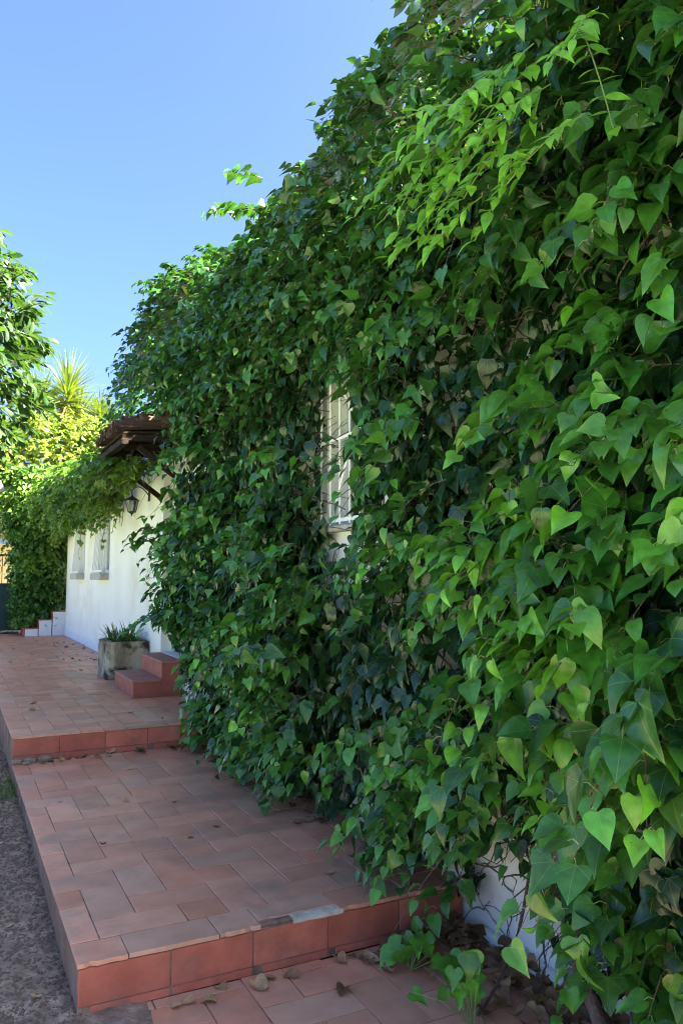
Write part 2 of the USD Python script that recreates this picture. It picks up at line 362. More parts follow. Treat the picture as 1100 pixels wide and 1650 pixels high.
M_GRAVEL = mat('gravel_look', {'g': ('geometry', {}), 'r': ('rgb_ramp', {'ramp': [(0.0, (0.11, 0.075, 0.052)), (0.4, (0.25, 0.175, 0.125)), (0.65, (0.46, 0.35, 0.26)), (0.85, (0.60, 0.53, 0.45)), (1.0, (0.8, 0.75, 0.68))]}),
                               'p': ('principled_bsdf', {'roughness': 0.9})}, [('g.random_per_island', 'r.fac'), ('r.color', 'p.base_color')])
obj('gravel', cat([chips(16000, (-0.2, 0.47), (2.4, 6.6), 0.0025, 0.010, RNG), chips(1300, (-0.2, 0.43), (2.4, 7.6), 0.006, 0.018, RNG)]), M_GRAVEL,
    label='loose grey gravel and bark chips scattered over the dark earth at left', category='gravel', kind='stuff')


# ------------------------------------------------------------------ terraces
def slab(x0, x1, y0, y1, z0, z1, ch=0.0018, jit=0.0012, tilt=0.0012, rng=RNG, ragged=None):
    """A tile: top with chamfer, sides, no bottom. ragged: 'y0' breaks its front edge."""
    xs = [x0, x1]
    pts = [(x0, y0), (x1, y0), (x1, y1), (x0, y1)]
    if ragged:
        k = 9
        fx = np.linspace(x0, x1, k)
        dy = rng.uniform(0, 0.006, k) * ragged + (rng.random(k) < 0.15) * 0.010 * ragged
        pts = [(a, y0 + b) for a, b in zip(fx, dy)] + [(x1, y1), (x0, y1)]
    p = np.array(pts) + rng.uniform(-jit, jit, (len(pts), 2))
    c = p.mean(0)
    d = np.array([x1 - x0, y1 - y0])
    q = c + (p - c) * (1 - 2 * ch / np.maximum(d, 0.02))
    n = len(p)
    zt = z1 + rng.uniform(-tilt, tilt) + (p - c) @ rng.uniform(-tilt, tilt, 2) / max(d.max(), .02) * 2
    v = np.vstack([np.c_[p, np.full(n, z0)], np.c_[p, zt - ch * 0.7], np.c_[q, zt], [[*c, zt.mean()]]])
    f = []
    for i in range(n):
        j = (i + 1) % n
        f += [(i, j, n + j), (i, n + j, n + i), (n + i, n + j, 2 * n + j), (n + i, 2 * n + j, 2 * n + i), (2 * n + i, 2 * n + j, 3 * n)]
    return v, np.array(f)


def herringbone(x0, x1, y0, y1, a, gap, ox=0.0, oy=0.0):
    out = []
    c0, c1 = int((x0 - ox) / a) - 3, int((x1 - ox) / a) + 3
    r0, r1 = int((y0 - oy) / a) - 3, int((y1 - oy) / a) + 3
    for r in range(r0, r1):
        for c in range(c0, c1):
            k = (c - r) % 4
            if k == 0:
                b = (ox + c * a, ox + (c + 2) * a, oy + r * a, oy + (r + 1) * a)
            elif k == 3:
                b = (ox + c * a, ox + (c + 1) * a, oy + r * a, oy + (r + 2) * a)
            else:
                continue
            b = (max(b[0], x0) + gap / 2, min(b[1], x1) - gap / 2, max(b[2], y0) + gap / 2, min(b[3], y1) - gap / 2)
            if b[1] - b[0] > 0.022 and b[3] - b[2] > 0.022:
                out.append(b)
    return out


def terrace(name, label, y0, y1, z, zb, front, side, seed, ragged=0.0, x0=XE, a=0.165, far=None, gap=0.005):
    rng = np.random.default_rng(seed)
    t = thing(name, label, 'terrace', kind='structure')
    obj('concrete_bed', box(x0 + 0.02, XW - 0.004, y0 + 0.022, y1, zb, z - 0.0048), M_GROUT, t)
    rest = []
    front_row = 0.165 if ragged else 0.0
    tiles = herringbone(x0 - 0.004, XW - 0.004, y0 + front_row, y1, a, gap, ox=x0 + 0.02 * seed, oy=y0 + front_row)
    if front_row:
        x = x0 - 0.004
        widths = [0.175, 0.33, 0.165, 0.33, 0.33, 0.20, 0.2]
        for w in widths:
            xe = min(x + w, XW - 0.004)
            if xe - x > 0.03:
                tiles.append((x + gap / 2, xe - gap / 2, y0 - 0.006, y0 + front_row - gap / 2))
            x = xe
    for k, b in enumerate(tiles):
        edge = b[2] < y0 + 0.01 and ragged
        if ragged and 1.235 < (b[0] + b[1]) / 2 < 1.46 and edge:   # the broken tile with grey mortar showing
            b = (b[0], b[1], b[2] + 0.045, b[3])
        m = slab(*b, z - 0.016, z + rng.uniform(-0.0012, 0.0012), rng=rng, ragged=(ragged if edge else None))
        if far and b[2] > far:
            rest.append(m)
        else:
            obj('tile', m, M_TILES[rng.choice(5, p=[.24, .22, .22, .18, .14])], t)
    if rest:
        obj('far_tile', cat(rest), M_TILES[0], t, kind='stuff')
    # risers
    if front:
        x, n = x0, 0
        while x < XW - 0.03:
            w = min(0.325 + rng.uniform(-.012, .012), XW - x)
            lo = zb + front
            v, f = box(x + 0.003, x + w - 0.003, y0 + rng.uniform(-0.001, 0.001), y0 + 0.018, lo, z - 0.021, 0.0022)
            obj('riser_tile', (v, f), M_RISER[rng.integers(3)], t)
            if front > 0.02:   # narrow lower strip
                obj('skirting_tile', box(x + 0.003 + rng.uniform(0, .05), x + w - 0.003, y0 + 0.0035, y0 + 0.018, zb + 0.001, lo - 0.005, 0.002), M_RISER[rng.integers(3)], t)
            x += w
        obj('riser_mortar', box(x0 + 0.012, XW - 0.01, y0 + 0.007, y0 + 0.021, zb, z - 0.017), M_GROUT, t)
    if side:
        y, v = y0 + 0.002, []
        while y < min(y1, 9.5):
            w = min(0.33 + rng.uniform(-.02, .02), y1 - y)
            obj('side_tile', box(x0 + rng.uniform(-0.001, 0.002), x0 + 0.018, y + 0.002, y + w - 0.002, -0.1, z - 0.020, 0.002), M_SIDE, t)
            y += w
    return t


t1 = terrace('lower_terrace', 'lowest strip of red terracotta paving in front of the first riser', 0.0, Y1 + 0.004, 0.0, -0.2, 0, False, 3, x0=0.47)
t2 = terrace('middle_terrace', 'middle terrace of red terracotta tiles with chipped front edge', Y1, Y2 + 0.004, Z2, 0.0, 0.035, True, 5, ragged=1.0)
t3 = terrace('upper_terrace', 'upper terrace of red terracotta tiles running along the white wall', Y2, Y3, Z3, Z2, 0.045, True, 7, far=13.6)
# grey mortar repair where the front edge is broken
px_ = np.linspace(1.235, 1.455, 14)
rv = []
for x_ in px_:
    e = 0.5 + 0.5 * math.sin((x_ - 1.235) / 0.22 * math.pi)
    for dy, dz in ((-0.004 - 0.003 * e, -0.020), (-0.007 * e - 0.002, -0.007), (0.012, -0.003), (0.040 + 0.006 * e, -0.002)):
        rv.append((x_, Y1 + dy + RNG.uniform(-.002, .002), Z2 + dz + RNG.uniform(-.0015, .0015)))
rf = [(i * 4 + j, (i + 1) * 4 + j, (i + 1) * 4 + j + 1, i * 4 + j + 1) for i in range(13) for j in range(3)]
obj('mortar_patch', (np.array(rv), np.array(rf)), M_CONCRETE, t2, smooth=True, label='pale grey mortar showing where the edge tile is broken')

# rubble under the left end of the second riser
for k, (x, y, s, lab) in enumerate([(0.47, 6.00, .045, 'grey rubble stone wedged under the very corner of the upper terrace'), (0.56, 6.015, .05, 'middle grey stone of the row under the second riser'),
                                    (0.66, 6.01, .055, 'largest grey stone, right end of the row under the second riser'), (0.40, 5.96, .04, 'grey stone on the soil just outside the middle terrace edge'),
                                    (0.34, 6.06, .05, 'grey stone farthest left, beside the upper terrace corner'), (0.53, 5.965, .028, 'smallest grey stone lying in front of the row under the riser')]):
    m = trimesh.creation.icosphere(subdivisions=2, radius=1.0)
    v = np.array(m.vertices)
    v = np.sign(v) * np.abs(v) ** 0.75
    s *= 0.72
    v *= (0.8 + 0.4 * fbm(v * 1.4 + k * 7, 3, k)[:, None]) * np.array([s * 1.25, s * .7, s * .62])
    zb_ = Z2 if (x > 0.44 and k != 3) else float(ground_z(x, y))
    tag(obj('rubble_stone', (v + [x, y, zb_ + s * 0.45], m.faces), M_RUBBLE, smooth=50),
        lab, 'stone')

# ------------------------------------------------------------------ house
house = thing('house', 'white rendered single storey house behind the climbing plants', 'house')


def mbox(x0, x1, y0, y1, z0, z1):
    return manifold3d.Manifold.cube((x1 - x0, y1 - y0, z1 - z0)).translate((x0, y0, z0))


WIN = [(3.18, 4.24, 1.80, 2.82), (11.50, 12.42, 1.56, 2.62), (13.80, 14.66, 1.56, 2.62)]
DOOR = (7.50, 8.36, 0.70, 2.66)
ROOF_Z = 3.22
body = mbox(XW, 6.5, 0.35, Y_END, -0.1, ROOF_Z) - mbox(XW + 0.28, 6.2, 0.65, Y_END - 0.3, 0.0, 4)
for (a, b, c, d) in WIN + [DOOR]:
    body -= mbox(XW - 0.1, XW + 0.5, a, b, c, d)
wm = body.to_mesh()
obj('wall', (wm.vert_properties[:, :3], wm.tri_verts), M_WALL, house)
# skirting band of fresh white paint along the upper terrace and a plinth end at the foreground
sk = np.array([(XW - 0.018, 8.40), (XW - 0.018, Y_END)])
obj('painted_skirting', box(XW - 0.014, XW - 0.0005, 8.42, Y_END - 0.002, Z3 + 0.001, Z3 + 0.13, 0.004), M_SKIRT, house)
obj('plinth', box(XW - 0.045, XW - 0.0005, 0.4, 2.70, 0.001, 0.055, 0.012), M_WALL, house)
obj('roof', cat([(np.array([[1.94, 0.25, 3.24], [1.94, Y_END + .05, 3.24], [4.3, Y_END + .05, 3.92], [4.3, 0.25, 3.92], [6.9, 0.25, 3.24], [6.9, Y_END + .05, 3.24],
                            [1.94, 0.25, 3.34], [1.94, Y_END + .05, 3.34], [4.3, Y_END + .05, 4.02], [4.3, 0.25, 4.02], [6.9, 0.25, 3.34], [6.9, Y_END + .05, 3.34]]),
                  np.array([[0, 1, 2, 3], [3, 2, 5, 4], [6, 9, 8, 7], [9, 10, 11, 8], [0, 6, 7, 1], [4, 5, 11, 10], [0, 3, 9, 6], [3, 4, 10, 9], [1, 7, 8, 2], [2, 8, 11, 5]]))]),
    M_ROOFTILE[0], house)

for wi, (a, b, c, d) in enumerate(WIN):
    w = thing('window', parent=house)
    x = XW + 0.10
    fr = [box(x, x + 0.05, a, a + 0.055, c, d), box(x, x + 0.05, b - 0.055, b, c, d), box(x, x + 0.05, a + 0.055, b - 0.055, c, c + 0.055),
          box(x, x + 0.05, a + 0.055, b - 0.055, d - 0.055, d), box(x + 0.004, x + 0.046, (a + b) / 2 - 0.03, (a + b) / 2 + 0.03, c + 0.055, d - 0.055)]
    obj('frame', cat(fr), M_WHITE, w)
    for s in (0, 1):
        y0_, y1_ = (a + 0.055, (a + b) / 2 - 0.03) if s == 0 else ((a + b) / 2 + 0.03, b - 0.055)
        obj('pane', box(x + 0.02, x + 0.026, y0_ + .001, y1_ - .001, c + 0.056, d - 0.056), M_GLASS, w)
        obj('shutter', cat([box(x + 0.075, x + 0.095, y0_, y1_, c + 0.02, d - 0.02)] + [rot_box((x + 0.066, (y0_ + y1_) / 2, zz), (0.006, y1_ - y0_ - 0.06, 0.045),
                       [[math.cos(.6), 0, math.sin(.6)], [0, 1, 0], [-math.sin(.6), 0, math.cos(.6)]]) for zz in np.arange(c + 0.06, d - 0.05, 0.045)]), M_SHUTTER, w)
    if wi == 0:
        obj('sill', box(XW - 0.07, XW + 0.10, a - 0.05, b + 0.05, c - 0.035, c - 0.0005, 0.006), M_SILL, w)
    else:   # deep concrete sill box
        obj('sill', box(XW - 0.13, XW + 0.10, a + 0.03, b - 0.03, c - 0.10, c - 0.002, 0.008), M_SILL, w)
    nb = 9 if wi == 0 else 8
    for k in range(nb):
        y = a + 0.03 + (b - a - 0.06) * k / (nb - 1)
        if wi == 0:
            pts = [(XW - 0.055, y, c + 0.005), (XW - 0.055, y, d - 0.02)]
            m = tube(curve(pts, 4), 0.0075, 6)
        else:   # bars that belly out towards the bottom
            dd = 0.04 + 0.09 * math.sin(math.pi * (k + .5) / nb) * 0 + 0.07
            m = tube(curve([(XW - 0.03, y, d - 0.02), (XW - 0.05, y, d - 0.4), (XW - 0.085, y, c + 0.2), (XW - 0.10, y, c + 0.002)], 10), 0.0075, 5)
        obj('bar', m, M_WHITE, w)
    rails = []
    for zz, off in ((c + 0.03, 0.055 if wi == 0 else 0.108), (d - 0.05, 0.055 if wi == 0 else 0.031)):
        rails.append(box(XW - off - 0.004, XW - off + 0.004, a, b, zz - 0.011, zz + 0.011))
    if wi == 0:
        rails.append(box(XW - 0.059, XW - 0.051, a, b, (c + d) / 2 - 0.01, (c + d) / 2 + 0.01))
        for s in (-1, 1):   # crossed ornament in the middle of the grille
            rails.append(tube(curve([(XW - 0.064, (a + b) / 2 - s * 0.28, c + 0.12), (XW - 0.066, (a + b) / 2 - s * 0.1, c + 0.42), (XW - 0.064, (a + b) / 2 + s * 0.28, c + 0.86)], 8), 0.009, 6))
    for y in (a + 0.015, b - 0.015):
        for zz in (c + 0.03, d - 0.05):
            rails.append(tube([(XW - 0.06, y, zz), (XW + 0.02, y, zz)], 0.006, 5))
    obj('grille_rail', cat(rails), M_WHITE, w)
a, b, c, d = DOOR
dr = thing('door', parent=house)
obj('panel', box(XW + 0.14, XW + 0.18, a + 0.05, b - 0.05, c, d - 0.05, 0.004), M_WOOD, dr)
obj('frame', cat([box(XW + 0.12, XW + 0.2, a, a + 0.05, c, d), box(XW + 0.12, XW + 0.2, b - 0.05, b, c, d), box(XW + 0.12, XW + 0.2, a + 0.05, b - 0.05, d - 0.05, d)]), M_WHITE, dr)
obj('handle', tube([(XW + 0.10, a + 0.12, c + 1.0), (XW + 0.10, a + 0.22, c + 1.0)], 0.009, 6), M_IRON, dr)

# canopy over the door: barrel tiles on a dark timber frame
can = thing('door_canopy', parent=house, label='small dark timber canopy with old clay tiles over the door')
CY0, CY1, CX0 = 7.30, 8.45, 1.38
zs = lambda x: 2.865 + (x - CX0) * (0.05 / (XW - CX0))    # underside of tiles


def barrel(y, x0, x1, r, up_, th=0.013, n=7, dz=0.0, taper=0.85):
    """A half-round clay tile along x; up_ = +1 cover, -1 channel."""
    ang = np.linspace(0, np.pi, n)
    rows = []
    for x, k in ((x0, 1.0), (x1, taper)):
        for rr in (r * k, r * k - th):
            rows.append(np.stack([np.full(n, x), y + rr * np.cos(ang), zs(x) + dz + up_ * rr * np.sin(ang) * 0.85 + (r if up_ < 0 else 0) * 0.85], -1))
    v = np.vstack(rows)
    f = []
    for i in range(n - 1):
        f += [(i, i + 1, 2 * n + i + 1, 2 * n + i), (n + i, 3 * n + i, 3 * n + i + 1, n + i + 1), (i, n + i, n + i + 1, i + 1), (2 * n + i, 2 * n + i + 1, 3 * n + i + 1, 3 * n + i)]
    f += [(0, 2 * n, 3 * n, n), (n - 1, 2 * n - 1, 4 * n - 1, 3 * n - 1)]
    return v, np.array(f)


rng = np.random.default_rng(5)
pitch = 0.19
k = 0
y = CY0 + 0.02
while y < CY1:
    for c_ in range(3):
        x1_ = XW - 0.002 - c_ * 0.26
        x0_ = x1_ - 0.33
        lift = 0.016 * (2 - c_) * 0 + 0.016
        ysh = rng.uniform(-.008, .008)
        obj('roof_tile', barrel(y + ysh, max(x0_, CX0 - 0.06 + rng.uniform(-.01, .02)), x1_, 0.085, -1, dz=0.012 * (2 - c_)), M_ROOFTILE[rng.integers(3)], can, smooth=40)
        obj('roof_tile', barrel(y + pitch / 2 + ysh, max(x0_, CX0 - 0.05 + rng.uniform(-.015, .02)), x1_, 0.088, 1, dz=0.055 + 0.014 * (2 - c_)), M_ROOFTILE[rng.integers(3)], can, smooth=40)
    y += pitch
for c_ in range(3):   # near rake: a doubled row of covers bedded on top, stepping up to the wall
    x1_ = XW - 0.002 - c_ * 0.25
    x0_ = max(x1_ - 0.31, CX0 - 0.03)
    obj('roof_tile', barrel(CY0 + 0.03, x0_, x1_, 0.10, 1, dz=0.035 + 0.022 * (2 - c_)), M_ROOFTILE[rng.integers(3)], can, smooth=40)
    obj('roof_tile', barrel(CY0 + 0.05, x0_ + 0.05, x1_, 0.095, 1, dz=0.085 + 0.022 * (2 - c_)), M_ROOFTILE[rng.integers(3)], can, smooth=40)
ax = np.array([[1, 0, 0.075], [0, 1, 0], [-0.075, 0, 1]]); ax = ax / np.linalg.norm(ax, axis=1, keepdims=True)
for yy in (CY0, (CY0 + CY1) / 2, CY1 - 0.02):
    obj('rafter', rot_box(((CX0 + XW) / 2 + 0.0, yy, (zs(CX0) + zs(XW)) / 2 - 0.062), (XW - CX0 - 0.01, 0.05, 0.058), ax, 0.004), M_WOOD, can)
obj('boarding', rot_box(((CX0 + XW) / 2 + 0.0, (CY0 + CY1) / 2, (zs(CX0) + zs(XW)) / 2 - 0.012), (XW - CX0 - 0.02, CY1 - CY0 + 0.06, 0.02), ax), M_WOOD, can)
obj('eave_beam', box(CX0 - 0.01, CX0 + 0.06, CY0 - 0.04, CY1 + 0.04, 2.74, 2.795, 0.004), M_WOOD, can)
for yy in (CY0 + 0.005, CY1 - 0.02):
    p0, p1 = np.array([CX0 + 0.16, yy, 2.73]), np.array([XW - 0.012, yy, 2.37])
    dd = unit(p1 - p0)
    obj('brace', rot_box((p0 + p1) / 2, (np.linalg.norm(p1 - p0), 0.05, 0.052), [dd, [0, 1, 0], np.cross(dd, [0, 1, 0])], 0.006), M_WOOD, can)
    if yy > 8:
        continue
    th_ = np.linspace(0, 3.6 * math.pi, 30)
    rr = np.linspace(0.075, 0.014, 30)
    obj('iron_scroll', tube(np.stack([1.86 + rr * np.cos(th_), np.full(30, yy + 0.06), 2.60 + rr * np.sin(th_)], -1), 0.006, 5), M_IRON, can)

# ------------------------------------------------------------------ steps
ds = thing('entrance_steps', 'two red cement steps up to the hidden door, beside the planter', 'steps')
for (x0, x1, z0, z1) in ((1.575, 1.85, Z3, Z3 + 0.165), (1.845, 2.049, Z3, Z3 + 0.335)):
    v, f = box(x0, x1 - (0.0045 if x1 < 2 else 0), 7.46, 8.36, z0 + 0.0005, z1 - 0.022, 0.004)
    obj('riser', (v, f), M_REDSTEP, ds)
    obj('tread', box(x0 - 0.006, x1 - (0.006 if x1 < 2 else 0), 7.454, 8.366, z1 - 0.0215, z1, 0.004), M_REDTREAD, ds)

fs = thing('far_steps', 'far white sided steps with red treads at the end of the terrace', 'steps')
for k, x0 in enumerate((1.30, 1.55, 1.80)):
    zt = Z3 + 0.16 * (k + 1)
    obj('side', box(x0 + 0.02, x0 + 0.2495 if k < 2 else XW + 0.3, 16.085, 16.9, Z3 + 0.0005, zt - 0.021, 0.003), M_SKIRT, fs)
    obj('tread', box(x0 - 0.01, x0 + 0.262 if k < 2 else XW + 0.3, 16.078 + 0.001 * k, 16.9, zt - 0.0205 + 0.0005 * k, zt, 0.004), M_REDSTEP, fs)
    obj('riser', box(x0, x0 + 0.0195, 16.082, 16.9, Z3 + 0.0005 + (0.16 * k), zt - 0.021, 0.002), M_REDSTEP, fs)


# ------------------------------------------------------------------ planter with plant
def rough_block(m, amp, sc, seed):
    v = np.array(m.vertices)
    n = m.vertex_normals
    return v + n * ((fbm(v * sc, 4, seed) - 0.5) * amp)[:, None], m.faces


PX0, PX1, PY0, PY1, PZ = 1.58, 2.03, 8.85, 9.52, Z3 + 0.42
outer = mbox(PX0, PX1, PY0, PY1, Z3 + 0.002, PZ)
for (cx, cy) in ((PX0, PY0), (PX0, PY1)):     # cut corners
    outer -= manifold3d.Manifold.cube((0.12, 0.12, 1), True).rotate((0, 0, 45)).translate((cx, cy, Z3 + 0.3)).scale((1, 1, 1))
inner = mbox(PX0 + 0.07, PX1 - 0.07, PY0 + 0.07, PY1 - 0.07, PZ - 0.16, PZ + 1)
pm = (outer - inner).refine_to_length(0.03).to_mesh()
tm = trimesh.Trimesh(pm.vert_properties[:, :3], pm.tri_verts)
pl = thing('stone_planter', 'weathered stone trough planter with black stains beside the red steps', 'planter')
obj('trough', rough_block(tm, 0.03, 9, 3), M_STONE, pl, smooth=45)
obj('soil', box(PX0 + 0.06, PX1 - 0.06, PY0 + 0.06, PY1 - 0.06, PZ - 0.14, PZ - 0.035), M_SOIL, pl)


# ------------------------------------------------------------------ leaves
def leaf_shape(edge, nst=6, rows=1, fold=0.25, curl=0.25, wave=0.0, seed=0, asym=0.0):
    """A leaf of length 1 along +y, base at the origin, face +z. edge: (along, half width) from base to tip."""
    from scipy.interpolate import PchipInterpolator
    e = np.asarray(edge, float)
    t = np.linspace(0, 1, len(e))
    tt = np.linspace(0, 1, nst + 1)
    eu, ew = PchipInterpolator(t, e[:, 0])(tt), PchipInterpolator(t, e[:, 1])(tt)
    mu = tt ** 1.15
    ph_ = np.random.default_rng(seed).random(2)
    verts, uvs, idx = [], [], {}

    def add(i, r, s):
        if i in (0, nst) or r == 0:
            key = (i, 0, 0) if (i in (0, nst) or r == 0) else (i, r, s)
        else:
            key = (i, r, s)
        if key not in idx:
            k_ = key[1] / rows
            x = key[2] * ew[i] * k_ * (1 + asym * key[2])
            y = mu[i] * (1 - k_) + eu[i] * k_
            z = fold * abs(x) - curl * y * y - 0.35 * curl * x * x + wave * k_ ** 2 * math.sin(6.283 * (1.25 * tt[i] + ph_[int(key[2] > 0)]))
            idx[key] = len(verts)
            verts.append((x, y, z)); uvs.append((x, y))
        return idx[key]

    f = []
    for s in (-1, 1):
        for r in range(rows):
            for i in range(nst):
                q = [add(i, r, s), add(i + 1, r, s), add(i + 1, r + 1, s), add(i, r + 1, s)]
                if s > 0:
                    q = q[::-1]
                for tri in ((q[0], q[2], q[1]), (q[0], q[3], q[2])):
                    if len(set(tri)) == 3:
                        f.append(tri[::-1] if False else tri)
    v, f = np.array(verts), np.array(f)
    n = np.cross(v[f[:, 1]] - v[f[:, 0]], v[f[:, 2]] - v[f[:, 0]])
    f[n[:, 2] < 0] = f[n[:, 2] < 0][:, ::-1]
    return v, f, np.array(uvs)


CORDATE = [(0, 0), (-0.08, 0.20), (0.0, 0.37), (0.18, 0.43), (0.40, 0.37), (0.62, 0.23), (0.83, 0.085), (1, 0)]
OVATE = [(0, 0), (-0.06, 0.18), (0.06, 0.36), (0.27, 0.41), (0.50, 0.34), (0.74, 0.19), (0.9, 0.06), (1, 0)]
WIDE = [(0, 0), (-0.12, 0.24), (-0.02, 0.44), (0.20, 0.53), (0.36, 0.41), (0.58, 0.26), (0.82, 0.11), (1, 0)]
LOBED = [(0, 0), (-0.16, 0.20), (-0.10, 0.42), (0.20, 0.56), (0.38, 0.34), (0.55, 0.25), (0.80, 0.13), (1, 0)]
LOBED2 = [(0, 0), (-0.20, 0.26), (0.02, 0.44), (0.30, 0.52), (0.42, 0.29), (0.60, 0.21), (0.82, 0.11), (1, 0)]
ELLIPSE = [(0, 0), (0.08, 0.05), (0.25, 0.125), (0.5, 0.18), (0.72, 0.165), (0.9, 0.09), (1, 0)]
SHORT = [(0, 0), (0.1, 0.14), (0.3, 0.24), (0.55, 0.24), (0.8, 0.13), (1, 0)]
IVY_SHAPES = [(CORDATE, .22, .30, .0), (OVATE, .45, .35, .1), (WIDE, .12, .38, -.05), (LOBED, .18, .22, .05), (CORDATE, .5, .18, -.1), (OVATE, .15, .5, 0), (LOBED2, .25, .28, -.06), (WIDE, .35, .2, .08)]
IVY_P = np.array([.14, .25, .06, .12, .12, .17, .09, .05])
IVY_LO = [leaf_shape(e, 5, 1, fo, cu, .012, i, a_) for i, (e, fo, cu, a_) in enumerate(IVY_SHAPES)]
IVY_HI = [leaf_shape(e, 8, 2, fo, cu, .03, i, a_) for i, (e, fo, cu, a_) in enumerate(IVY_SHAPES)]
ELL_LO = [leaf_shape(ELLIPSE, 4, 1, .3, c_, .0, i) for i, c_ in enumerate((.15, .35, .0))]
SHORT_LO = [leaf_shape(SHORT, 3, 1, .3, c_, .0, i) for i, c_ in enumerate((.2, .4, .0))]
FIVE = []
for k_ in range(2):     # five leaflets from one point, as on a creeper
    vs, fs_, us, n_ = [], [], [], 0
    for a_ in (-1.5, -0.75, 0, 0.75, 1.5):
        v, f, u = leaf_shape(SHORT, 3, 1, .25, .3 + .15 * k_, 0, k_)
        s = 0.75 if abs(a_) > 1 else 1.0
        c_, sn = math.cos(a_), math.sin(a_)
        w = v * s
        w = np.stack([w[:, 0] * c_ + w[:, 1] * sn, -w[:, 0] * sn + w[:, 1] * c_, w[:, 2]], -1)
        vs.append(w); fs_.append(f + n_); us.append(u); n_ += len(v)
    FIVE.append((np.vstack(vs), np.vstack(fs_), np.vstack(us)))


def frames(tip, nrm):
    nrm = unit(nrm)
    t = tip - nrm * np.sum(tip * nrm, -1, keepdims=True)
    t = unit(t)
    return np.stack([np.cross(t, nrm), t, nrm], 1)       # rows: across, along, normal


def place(protos, which, P, tip, nrm, size, tint):
    """All leaves as one mesh: (v, f, uv, tint)."""
    fr = frames(tip, nrm)
    V, Fc, UV, T, n = [], [], [], [], 0
    for k, (v, f, u) in enumerate(protos):
        sel = np.nonzero(which == k)[0]
        if not len(sel):
            continue
        wid = 0.84 + 0.30 * np.modf(tint[sel, 1] * 37.7)[0]          # some narrower, some broader
        vv = v[None] * np.stack([wid, np.ones_like(wid), 0.5 + np.modf(tint[sel, 1] * 91.3)[0]], -1)[:, None]
        w = np.einsum('nvi,nij->nvj', vv, fr[sel]) * size[sel, None, None] + P[sel, None]
        V.append(w.reshape(-1, 3))
        Fc.append((f[None] + (np.arange(len(sel)) * len(v))[:, None, None]).reshape(-1, 3) + n)
        UV.append(np.tile(u, (len(sel), 1)))
        T.append(np.repeat(tint[sel], len(v), 0))
        n += len(sel) * len(v)
    return np.vstack(V), np.vstack(Fc), np.vstack(UV), np.vstack(T)


def foliage(parent, leaves, material, protos_lo, protos_hi=None, best=0, hi=None, eye=(0, 0, EYE), stuff='foliage', name='leaf'):
    """leaves: dict P, tip, nrm, size, tint, which. The leaves that stand largest and outermost become parts, the rest one part."""
    P, size = leaves['P'], leaves['size']
    n = len(P)
    dist = np.linalg.norm(P - np.array(eye), axis=1)
    chosen = np.zeros(n, bool)
    if best:
        score = size / np.maximum(dist, 0.6) * leaves.get('front', np.ones(n))
        chosen[np.argsort(-score)[:best]] = True
    for i in np.nonzero(chosen)[0]:
        v, f, u, t = place(protos_hi or protos_lo, leaves['which'][i:i + 1], P[i:i + 1], leaves['tip'][i:i + 1], leaves['nrm'][i:i + 1], size[i:i + 1], leaves['tint'][i:i + 1])
        obj(name, (v, f), material, parent, smooth=True, uv=u, tint=t)
    rest = ~chosen
    groups = []
    if protos_hi is not None and hi:
        near = rest & (dist < hi)
        groups.append((near, protos_hi)); rest = rest & ~near
    groups.append((rest, protos_lo))
    out = [place(pr, leaves['which'][s], P[s], leaves['tip'][s], leaves['nrm'][s], size[s], leaves['tint'][s]) for s, pr in groups if s.any()]
    V, Fc, n = [], [], 0
    for v, f, u, t in out:
        V.append(v); Fc.append(f + n); n += len(v)
    obj(stuff, (np.vstack(V), np.vstack(Fc)), material, parent, smooth=True, uv=np.vstack([o[2] for o in out]), tint=np.vstack([o[3] for o in out]), kind='stuff')


